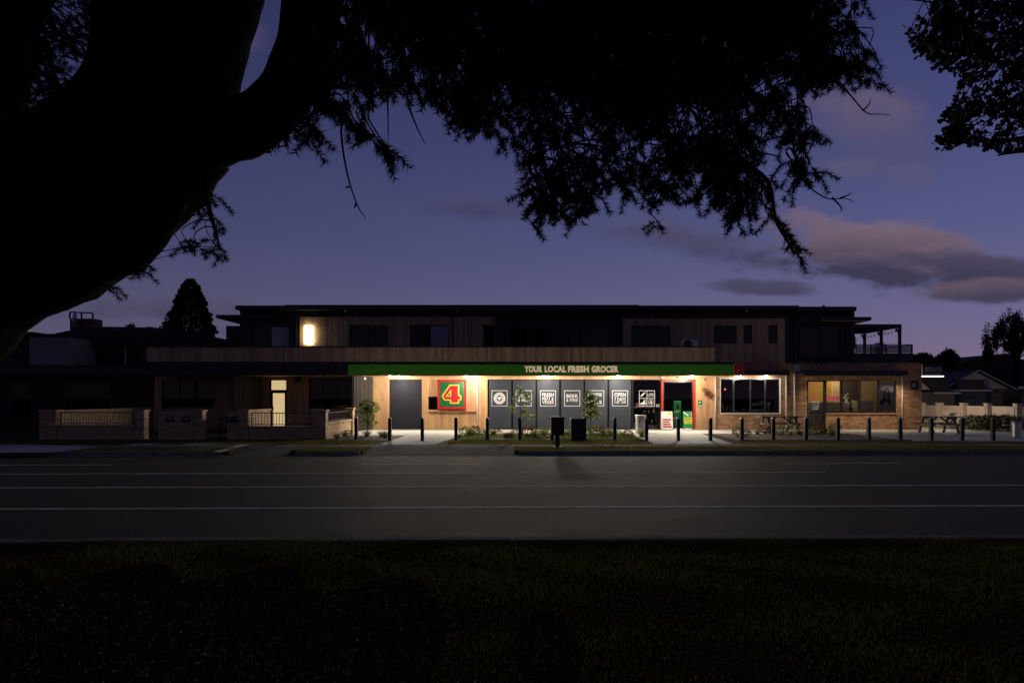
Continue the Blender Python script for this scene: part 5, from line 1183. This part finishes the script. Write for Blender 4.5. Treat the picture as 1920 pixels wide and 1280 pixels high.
# hair salon: curved reception desk, vase of flowers, mirror column, poster
dk = thing('reception_desk', 'pale reception desk behind the salon windows', 'desk', (16.5, FY+1.2, .032)); zd = PZ(755, FY+1)
mb = MB(); ring = []
pts = [(14.75, FY+.75), (15.6, FY+.7), (16.4, FY+.75), (17.05, FY+.9)]
for (a, b) in zip(pts[:-1], pts[1:]): MB().slab([a, b, (b[0], b[1]+.5), (a[0], a[1]+.5)], .032, zd).build('front_panel', 'salon_counter', dk); MB().slab([(a[0], a[1]-.04), (b[0], b[1]-.04), (b[0], b[1]+.55), (a[0], a[1]+.55)], zd+.002, zd+.05).build('desk_top', 'salon_top', dk)
cb = thing('salon_cabinet', 'pale cabinet behind the third salon window', 'cabinet', (17.75, FY+.8, .032)); MB().box(17.2, 18.05, FY+.5, FY+1.0, .032, PZ(751.5, FY+.6)).build('carcass', 'salon_counter', cb); MB().box(17.18, 18.07, FY+.48, FY+1.02, PZ(751.5, FY+.6)+.002, PZ(751.5, FY+.6)+.03).build('top', 'salon_top', cb); MB().box(17.6, 17.64, FY+.48, FY+.498, .2, .9).build('handle', 'steel', cb)
vz = thing('flower_vase', 'white vase of pale flowers glowing on the salon desk', 'vase', (PX(1587, FY+1), FY+1, zd+.05)); vx = PX(1587, FY+1)
MB().lathe((vx, FY+1, zd+.052), [(.03, 0), (.07, .05), (.06, .13), (.03, .19), (.035, .2)], 12).build('vase_body', 'vase_white', vz, True)
for dx_, dz_ in ((-.05, .34), (.06, .38), (-.12, .22), (.1, .2), (0, .28)):
    MB().tube([(vx, FY+1, zd+.24), (vx+dx_, FY+1, zd+.05+dz_)], .005, 4).build('flower_stem', 'stem', vz); v, t = leaf_arrays(np.array([[vx+dx_, FY+1, zd+.06+dz_]]*14), rnd_dir(14), .07, .035); obj('blossom', mesh_np('blossom', v, t, 'vase_white'), vz)
oc = thing('ochre_panel', 'ochre glowing wall panel at the back of the salon', 'panel', (16.6, FY+3.5, .032)); MB().box(15.7, 17.3, FY+3.5, FY+3.58, .04, 2.82).build('panel', 'ochre', oc); MB().box(15.66, 15.7, FY+3.48, FY+3.58, .04, 2.82).box(17.3, 17.34, FY+3.48, FY+3.58, .04, 2.82).build('edge_trim', 'salon_top', oc)
kb = MB().box(PX(1600, FY+1), PX(1606, FY+1), FY+.9, FY+1.1, zd+.052, zd+.10).build('card_terminal', 'black_satin'); tag(kb, 'small dark card terminal on the salon desk', 'terminal')
ptm = thing('salon_mirror', 'tall greenish mirror leaning behind the third salon window', 'mirror', (17.6, FY+2.4, .032)); MB().box(17.3, 18.3, FY+2.4, FY+2.45, .04, 2.5).build('glass_sheet', 'glass_dark', ptm); MB().box(17.26, 17.3, FY+2.38, FY+2.47, .04, 2.54).box(18.3, 18.34, FY+2.38, FY+2.47, .04, 2.54).box(17.3, 18.3, FY+2.38, FY+2.47, 2.5, 2.54).build('mirror_frame', 'leaf_shrub', ptm)
# portrait poster filling the right salon pane
po = thing('portrait_poster', 'tall poster of a long-haired woman in the right salon window', 'poster', (PX(1664), FY+.1, PZ(772))); y = FY+.115
a, b = PX(1650), PX(1678.3); z0, z1 = PZ(771), PZ(715); MB().box(a, b, y, y+.006, z0, z1).build('poster_sheet', 'poster_bg', po)
def pp(name, pts, m, k): MB().prism([(PX(1650+u_*28), PZ(771-v_*56)) for u_, v_ in pts][::-1], y-.0015*k-.0012, y-.0015*k).build(name, m, po)
def ell(cu, cv, ru, rv, n=20): return [(cu+ru*math.cos(2*math.pi*k/n), cv+rv*math.sin(2*math.pi*k/n)) for k in range(n)]
pp('printed_hair', [(.08, .20), (.10, .34), (.26, .46), (.30, .62), (.40, .75), (.52, .80), (.66, .77), (.76, .66), (.76, .50), (.78, .36), (.80, .22), (.72, .18), (.62, .30), (.50, .42), (.36, .30), (.2, .22)], 'poster_hair', 1)
pp('printed_clothing', [(.16, .0), (.24, .18), (.42, .33), (.50, .36), (.58, .33), (.78, .2), (.95, .12), (.98, .0)], 'poster_white', 2)
pp('printed_neck', [(.44, .34), (.45, .52), (.60, .52), (.59, .34), (.52, .30)], 'poster_skin', 3); pp('printed_face', ell(.54, .61, .115, .12), 'poster_skin', 4)
pp('printed_fringe', [(.40, .62), (.44, .74), (.54, .78), (.66, .72), (.68, .58), (.62, .70), (.52, .73), (.45, .69)], 'poster_hair', 5); pp('printed_mouth', ell(.54, .545, .04, .012, 10), 'red_trim', 5); pp('printed_eye', ell(.495, .63, .022, .010, 8), 'poster_hair', 5); pp('printed_eye', ell(.585, .63, .022, .010, 8), 'poster_hair', 5); pp('printed_nose', [(.53, .62), (.525, .58), (.56, .58)], 'roof_brown', 5)
pp('printed_lock', [(.28, .2), (.34, .34), (.42, .44), (.40, .56), (.34, .5), (.26, .38)], 'poster_hair', 6); pp('printed_lock', [(.62, .22), (.60, .36), (.66, .5), (.72, .56), (.77, .4), (.76, .22)], 'poster_hair', 6); pp('printed_band', [(.06, .03), (.94, .03), (.94, .065), (.06, .065)], 'pink', 7); pp('printed_mark', ell(.48, .92, .13, .022, 14), 'pink', 1)

# ================================================================== GRASS
def grass(name, label, x0, x1, y0, y1, n, hmin, hmax, w, z, m, mask=None, road=True):
    x = RNG.uniform(x0, x1, n); y = RNG.uniform(y0, y1, n)
    if road: y = y + SL*x
    k = np.ones(n, bool) if mask is None else mask(x, y)
    x, y = x[k], y[k]; n = len(x); h = RNG.uniform(hmin, hmax, n)*(.75+.35*np.sin(x*2.3+1.7*np.sin(y*1.9))*np.sin(y*2.9+x))
    zz = np.array([-.024 + .035*noise.noise((a*.7, b*.7, 3)) for a, b in zip(x, y)]) if z == -.03 else np.full(n, z)      # follow the uneven lawn
    p = np.stack([x, y, zz], 1); d = unit(RNG.normal(size=(n, 3))*[.55, .55, .1]+[0, 0, 1])
    v, t = blade_arrays(p, d, h, w); tag(obj(name, mesh_np(name, v, t, m), None, 'stuff'), label, 'grass')
def bare(x, y): return ~((np.hypot((x+3.6)/3.6, (y-4.6)/2.0) < 1.0+.15*np.sin(x*5)) & (RNG.uniform(0, 1, len(x)) < .88))
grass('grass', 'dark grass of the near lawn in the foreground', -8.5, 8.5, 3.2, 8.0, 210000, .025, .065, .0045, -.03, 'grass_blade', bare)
grass('grass', 'ragged grass along the near kerb edge', -9, 9, 7.86, 8.03, 9000, .03, .075, .005, -.02, 'grass_blade_dry')
grass('grass', 'mown grass of the verge beyond the road', .1, 24, 21.32, 22.72, 52000, .03, .06, .012, .003, 'grass_blade')
grass('grass', 'mown grass of the verge left of the crossing', -6.6, -4.5, 21.32, 22.72, 5000, .03, .06, .012, .003, 'grass_blade')
grass('grass', 'dark verge grass at far left', -20, -8.4, 21.32, 22.72, 16000, .03, .06, .012, .003, 'grass_blade', lambda x, y: ~((x < -10.0) & (y < 22.6)))
grass('grass', 'grass strip before the planted bed', -2.2, 4.7, 24.02, 25.7, 16000, .03, .07, .012, .003, 'grass_blade', road=False)
grass('grass', 'grass strip before the cafe bed', 7.95, 24, 24.3, 25.55, 24000, .03, .07, .012, .003, 'grass_blade', road=False)
grass('grass', 'grass strip before the brick courtyard walls', -20, -4.9, 23.9, 26.5, 34000, .03, .07, .012, .003, 'grass_blade', lambda x, y: y > 24.02+SL*x, road=False)
# fallen leaves and bark litter under the conifer
n = 1500; x = RNG.normal(-3.3, 1.9, n); y = RNG.normal(4.9, 1.0, n); k = (y > 3.3) & (y < 7.3); p = np.stack([x, y, np.array([-.008 + .035*noise.noise((a*.7, b*.7, 3)) for a, b in zip(x, y)])], 1)[k]; n = len(p)
v, t = leaf_arrays(p, unit(RNG.normal(size=(n, 3))*[1, 1, .15]), RNG.uniform(.02, .07, n), RNG.uniform(.006, .018, n), .1)
tag(obj('leaf_litter', mesh_np('leaf_litter', v, t, 'dry_leaf'), None, 'stuff'), 'dry leaves and bark litter on bare ground under the conifer', 'leaf litter')

# ================================================================== THE OLD CONIFER OVERHEAD
TY = 4.8
con = thing('old_conifer', 'huge old conifer leaning in from the left, its needled boughs hanging over the road', 'tree', (PX(-560, TY), TY, -.03))
def limb(pts, name, n=34, seg=26, rough=.10):
    """pts: (px, py, radius in px, depth) turned into metres; a bark-rough tapering tube"""
    q = [(*P(a, b, y), r*y/F) for a, b, r, y in pts]; s = spline(q, n); mb = MB(); mb.tube([w[:3] for w in s], [max(.01, w[3]) for w in s], seg)
    out = []
    for i, v_ in enumerate(mb.v):
        c_ = Vector(s[min(i//seg, n-1)][:3]); d = Vector(v_)-c_; r = d.length
        f = 1 + rough*noise.noise(Vector(v_)*2.1) + rough*.55*noise.noise(Vector((v_[0]*9, v_[1]*9, v_[2]*4))) + rough*.35*abs(noise.noise(Vector((v_[0]*26, v_[1]*26, v_[2]*9))))
        out.append(c_+d*f)
    mb.v = [tuple(v_) for v_ in out]; mb.build(name, 'bark', con, True)
limb([(-600, 1200, 300, TY), (-520, 1000, 222, TY), (-350, 745, 182, TY), (-125, 515, 170, TY), (85, 402, 163, TY), (225, 310, 145, TY), (330, 215, 125, TY)], 'trunk', 50, 36)
limb([(290, 270, 120, TY), (352, 160, 92, TY), (380, 60, 88, TY), (400, -60, 92, TY), (420, -260, 80, TY+.1), (460, -600, 50, TY+.3)], 'limb', 40, 28)
limb([(250, 290, 90, TY), (390, 252, 64, TY-.05), (465, 235, 55, TY-.15), (530, 182, 52, TY-.25), (568, 95, 50, TY-.3), (588, 0, 52, TY-.35), (620, -160, 50, TY-.5), (720, -330, 40, TY-.6)], 'limb', 44, 26)
limb([(40, 400, 80, TY+.2), (150, 260, 66, TY+.3), (215, 150, 56, TY+.35), (240, 60, 62, TY+.4), (250, -80, 58, TY+.4), (240, -400, 40, TY+.5)], 'limb', 34, 22)
limb([(-90, 600, 90, TY+.5), (-40, 330, 72, TY+.6), (-18, 120, 60, TY+.6), (-20, -120, 55, TY+.6)], 'limb', 30, 22)
limb([(150, 470, 60, TY-.2), (235, 440, 66, TY-.12), (285, 400, 52, TY-.1), (330, 350, 30, TY-.1)], 'burl', 18, 18, .16)
# boughs that carry the hanging foliage: they leave the right limb above the frame and arch out over the lawn
BN = []
bw = MB()
def bough(pts, r0, r1, n=22):
    s = spline([tuple(P(a, b, y)) for a, b, y in pts], n); bw.tube(s, [r0+(r1-r0)*(k/(n-1))**.8 for k in range(n)], 7); BN.extend(s[2:])
for pts in ([(600, -80, 4.4), (760, -20, 4.1), (900, 70, 3.9), (1010, 190, 3.8), (1060, 330, 3.75)],
            [(610, -120, 4.4), (820, -90, 4.3), (1050, -10, 4.3), (1220, 110, 4.2), (1330, 260, 4.1), (1395, 380, 4.05)],
            [(620, -160, 4.4), (900, -160, 4.5), (1200, -80, 4.6), (1400, 30, 4.6), (1560, 120, 4.5), (1615, 150, 4.5)],
            [(620, -160, 4.4), (1000, -220, 4.6), (1300, -190, 4.8), (1500, -60, 4.9), (1590, 40, 4.9)],
            [(590, 20, 4.4), (650, 60, 3.9), (690, 130, 3.5), (700, 210, 3.2)], [(585, 40, 4.4), (605, 100, 3.7), (600, 180, 3.2), (570, 240, 3.05)],
            [(610, -60, 4.3), (720, 30, 3.8), (800, 120, 3.6), (850, 200, 3.5)],
            [(615, -130, 4.4), (850, -60, 4.6), (1060, 60, 4.9), (1160, 200, 5.0), (1190, 330, 5.0)],
            [(1330, 260, 4.1), (1385, 300, 4.0), (1440, 340, 3.9), (1455, 410, 3.85), (1490, 478, 3.8)],
            [(1400, 30, 4.6), (1440, 150, 4.4), (1480, 240, 4.3), (1495, 320, 4.25)], [(1200, -80, 4.6), (1240, 60, 4.3), (1250, 220, 4.2), (1260, 330, 4.15)],
            [(900, -160, 4.5), (960, -20, 4.7), (1000, 120, 4.8), (1000, 240, 4.8)]): bough(pts, .020, .004)
for pts in ([(600, -60, 4.5), (420, 20, 5.8), (200, 60, 6.2), (40, 90, 6.4)], [(300, -200, 5.6), (160, -60, 6.1), (60, 60, 6.2), (0, 220, 6.3)], [(200, 40, 5.9), (180, 160, 6.1), (140, 240, 6.2)], [(360, 330, 4.85), (385, 370, 4.8), (400, 420, 4.78), (412, 462, 4.76)]): bough(pts, .03, .006)
BNA = np.array(BN)
tw = MB(); seg0, seg1, dens = [], [], []
def strand(tip, L, dir_up=None, bare_top=.35, thick=.0045, side=1.0, needles=1.0):
    """a hanging twig with needled side shoots, joined back to the nearest bough"""
    T = np.array(tip); up = np.array([random.gauss(-.18, .22), random.gauss(0, .2), 1.0]) if dir_up is None else np.array(dir_up, float); up /= np.linalg.norm(up)
    S = T + up*L; mid = T + up*L*.5 + np.array([random.gauss(0, .05), random.gauss(0, .04), -.02])*L
    j_ = int(np.argmin(((BNA-S)**2*[1, .6, 1]).sum(1) + (BNA[:, 2] < S[2]-.02)*.4)); C = BNA[j_]
    pts = spline([tuple(T), tuple(mid), tuple(S), tuple((S+C)/2+np.array([0, 0, .03])), tuple(C)], 13); tw.tube(pts, [.002+(thick-.002)*min(1, k/9) for k in range(13)], 4, False)
    m = max(3, int(L/.066))
    for k in range(m):
        f = k/m*(1-bare_top); p = T*(1-f)**2 + 2*mid*f*(1-f) + S*f*f
        if k == 0: seg0.append(p+(S-T)*.12); seg1.append(p); dens.append(needles); continue
        a = random.uniform(0, 6.283); d = np.array([math.cos(a), math.sin(a)*.8, random.uniform(-.95, .1)]); d /= np.linalg.norm(d); l = random.uniform(.07, .20)*side*(.55+.45*min(1, k/3))
        e = p + d*l; h_ = p + d*l*.55; e[2] -= l*.28; tw.tube([tuple(p), tuple(h_), tuple(e)], [.0024, .0018, .0012], 3, False)
        seg0.append(p+d*.01); seg1.append(h_); dens.append(needles); seg0.append(h_); seg1.append(e); dens.append(needles)
        if random.random() < .5: seg0.append(p); seg1.append(p-(S-T)/L*.05); dens.append(needles)
def fill(poly, n, y0, y1, l0, l1, **kw):
    for a, b in sample_poly(poly, n): strand(P(a, b, random.uniform(y0, y1)), random.uniform(l0, l1), **kw)
fill([(640, -80), (620, 60), (640, 150), (690, 180), (745, 160), (800, 195), (850, 225), (935, 262), (985, 285), (1060, 290), (1150, 300), (1250, 330), (1330, 340), (1400, 330), (1430, 250), (1480, 190), (1545, 165), (1600, 120), (1590, 50), (1560, -80)], 430, 3.3, 5.0, .22, .5)
fill([(700, -80), (680, 60), (760, 110), (900, 170), (1000, 200), (1200, 220), (1400, 180), (1500, 90), (1540, -80)], 520, 3.8, 5.2, .25, .55)
fill([(760, 170), (850, 225), (940, 270), (985, 292), (900, 200)], 26, 3.3, 3.8, .15, .3)
fill([(1005, 300), (1000, 415), (1060, 432), (1112, 436), (1118, 320)], 42, 3.5, 4.1, .18, .34)
fill([(1130, 300), (1150, 370), (1220, 400), (1300, 380), (1400, 410), (1440, 330), (1300, 280)], 66, 3.7, 4.5, .16, .32)
fill([(1330, 330), (1350, 420), (1400, 430), (1445, 420), (1440, 350)], 26, 3.8, 4.2, .14, .26)
fill([(1480, 150), (1560, 185), (1640, 165), (1650, 150), (1600, 60), (1500, 60)], 54, 4.2, 4.8, .14, .3)
fill([(1440, 180), (1540, 200), (1530, 270), (1490, 300), (1440, 260)], 22, 4.0, 4.5, .14, .28)
fill([(1480, 300), (1525, 330), (1530, 350), (1490, 345)], 7, 4.0, 4.3, .10, .2)
fill([(1560, -60), (1640, -40), (1625, 20), (1600, 50), (1540, 40)], 18, 4.6, 5.0, .15, .3)
fill([(590, 130), (640, 100), (700, 130), (740, 170), (700, 220), (610, 230)], 26, 2.9, 3.4, .14, .3)
for a, b, y in ((535, 268, 2.95), (556, 262, 3.0), (580, 250, 3.0), (598, 268, 2.95), (640, 225, 3.0), (668, 250, 3.0), (690, 262, 2.95), (712, 282, 2.9), (738, 298, 2.9), (728, 290, 2.95), (622, 218, 3.1)): strand(P(a, b, y), random.uniform(.14, .24), (.35 if a < 590 else -.55, random.gauss(0, .15), .9))
for a, b, y in ((1504, 492, 3.8), (1490, 474, 3.8), (1474, 452, 3.82), (1470, 425, 3.85), (1240, 430, 3.9), (1010, 438, 3.8), (1392, 440, 3.9), (1648, 165, 4.5), (1520, 345, 4.2), (1536, 332, 4.2)): strand(P(a, b, y), random.uniform(.12, .2), (-.5, 0, .9))
for a, b, y in ((418, 436, 4.78), (424, 486, 4.75), (405, 385, 4.8), (362, 468, 4.8), (388, 484, 4.78), (348, 470, 4.85), (400, 415, 4.8), (385, 360, 4.8), (372, 400, 4.8), (412, 470, 4.76), (350, 410, 4.8)): strand(P(a, b, y), random.uniform(.15, .24), (-.5, 0, .9))
for a, b, y in ((282, 508, 4.5), (268, 510, 4.5), (205, 545, 4.55)): strand(P(a, b, y), .10, (-.5, 0, .7), thick=.002)
fill([(0, -60), (330, -60), (300, 60), (240, 150), (170, 230), (120, 270), (0, 330)], 150, 5.4, 6.6, .25, .6)
fill([(0, -60), (110, -60), (80, 60), (60, 180), (0, 250)], 60, 5.4, 6.6, .25, .6)
# bare hanging twigs
for pts in ([(640, 210, 3.05), (641, 265, 3.05), (652, 330, 3.05), (670, 385, 3.05), (686, 409, 3.05)], [(722, 140, 3.2), (727, 200, 3.2), (728, 270, 3.2)], [(764, 195, 3.4), (780, 235, 3.4), (797, 270, 3.4)],
            [(1500, 310, 4.2), (1512, 345, 4.2), (1550, 372, 4.2), (1585, 372, 4.2), (1603, 380, 4.2)], [(1575, 372, 4.2), (1590, 366, 4.2), (1598, 360, 4.2)], [(1560, 370, 4.2), (1578, 390, 4.2), (1574, 398, 4.2)],
            [(1570, 150, 4.5), (1600, 185, 4.5), (1625, 212, 4.5), (1650, 214, 4.5), (1671, 216, 4.5)], [(1618, 208, 4.5), (1630, 195, 4.5), (1632, 186, 4.5)], [(655, 350, 3.05), (647, 352, 3.05)], [(668, 382, 3.05), (664, 391, 3.05)]):
    tw.tube(spline([tuple(P(*q)) for q in pts], 12), [.006-.0004*k for k in range(12)], 5)
bw.build('boughs', 'bark', con); tw.build('twigs', 'bark', con, kind='stuff')
NPM = 900                                            # needles per metre of shoot
s0, s1, dn = np.array(seg0), np.array(seg1), np.array(dens)
ln = np.linalg.norm(s1-s0, axis=1); i = np.repeat(np.arange(len(s0)), np.maximum(12, (ln*NPM).astype(int))); n = len(i); f = RNG.uniform(0, 1.02, n)[:, None]
ax = unit(s1-s0)[i]; rad = unit(np.cross(ax, rnd_dir(n))); p = s0[i]*(1-f)+s1[i]*f; d = unit(ax*RNG.uniform(.25, .9, (n, 1))+rad)
v, t = blade_arrays(p, d, RNG.uniform(.026, .046, n), .0048)
obj('needles', mesh_np('needles', v, t, 'needle'), con, 'stuff')

# unseen rest of the crown overhead and behind, added to shade the lawn
n = 26000; q = RNG.normal(size=(n, 3))*[3.6, 3.0, 1.0]; p = q + [-1.5, 1.0, 7.4]; p[:, 2] += .4*np.sin(p[:, 0]*2)+.4*np.sin(p[:, 1]*1.7); k = (p[:, 2] > CAMH + .60*np.maximum(p[:, 1], 0) + 1.6); p = p[k]; n = len(p)
v, t = leaf_arrays(p, unit(rnd_dir(n)+[0, 0, -.6]), RNG.uniform(.14, .30, n), RNG.uniform(.05, .10, n)); obj('upper_crown', mesh_np('upper_crown', v, t, 'needle'), con, 'stuff')
up = MB()
for k in range(14): a = k*.9; up.tube(spline([tuple(P(440, -400, TY)), tuple(Vector((-1.5+1.6*math.cos(a), 1.2+1.6*math.sin(a), 7.0))), tuple(Vector((-1.5+4.4*math.cos(a), 1.2+3.6*math.sin(a), 7.3)))], 8), [.06-.007*j_ for j_ in range(8)], 5)
up.build('upper_boughs', 'bark', con)

# ================================================================== BROADLEAF TREE AT THE RIGHT
bl = thing('broadleaf_tree', 'broadleaf tree with fan-shaped leaves reaching in at the top right corner', 'tree', (6.7, 7.0, -.03))
MB().tube(spline([(6.7, 7.0, -.03), (6.55, 6.9, 1.5), (6.25, 6.65, 3.6), (6.15, 6.6, 5.4), (6.2, 6.6, 7.2)], 18), [.24-.010*k for k in range(18)], 12).build('trunk', 'bark', bl, True)
br = MB(); LB = []
for pts in ([(2190, 120, 6.6), (2050, 130, 6.2), (1900, 120, 5.8), (1800, 100, 5.6), (1702, 68, 5.5)], [(2180, 220, 6.6), (2050, 240, 6.0), (1900, 262, 5.7), (1830, 265, 5.6), (1765, 272, 5.5)], [(2190, 20, 6.6), (2000, 10, 6.0), (1850, 15, 5.8), (1710, 0, 5.7)],
            [(2180, 180, 6.6), (2000, 190, 5.9), (1870, 195, 5.6), (1790, 190, 5.5)], [(2180, 240, 6.6), (2020, 270, 5.9), (1900, 285, 5.6), (1870, 292, 5.6)], [(2190, -60, 6.6), (1950, -80, 6.0), (1780, -70, 5.8)], [(2190, 60, 6.6), (2300, 20, 6.3), (2420, 30, 6.1)], [(2190, 180, 6.6), (2320, 160, 6.4), (2400, 170, 6.3)]):
    s = spline([tuple(P(*q)) for q in pts], 20); br.tube(s, [.035-.0016*k for k in range(20)], 6); LB += s[3:]
LBA = np.array(LB); pc = []
for poly, n in (([(1705, -60), (1760, 15), (1775, 70), (1775, 110), (1800, 140), (1795, 190), (1800, 225), (1790, 265), (1860, 270), (1885, 290), (1925, 275), (2080, 260), (2100, -60)], 560), ([(1698, 62), (1712, 68), (1770, 125), (1790, 130), (1770, 90), (1720, 68)], 34), ([(1765, 210), (1800, 200), (1800, 262), (1763, 272), (1790, 240)], 26), ([(1740, 15), (1775, 30), (1775, 70), (1745, 40)], 16), ([(2080, -60), (2080, 265), (2420, 230), (2500, 40), (2420, -220), (2200, -220)], 240)):
    for a, b in sample_poly(poly, n): pc.append(np.array(P(a, b, random.uniform(5.2, 6.3))))
for c_ in pc:
    j_ = int(np.argmin(((LBA-c_)**2).sum(1))); br.tube([tuple(LBA[j_]), tuple((LBA[j_]+c_)/2+np.array([0, 0, .03])), tuple(c_)], [.005, .004, .002], 3, False)
br.build('branches', 'bark', bl)
pc = np.array(pc); K = 11; i = np.repeat(np.arange(len(pc)), K); n = len(i); v, t = fan_arrays(pc[i]+rnd_dir(n)*.055, rnd_dir(n), RNG.uniform(.032, .058, n)); obj('foliage', mesh_np('foliage', v, t, 'leaf_dark'), bl, 'stuff')
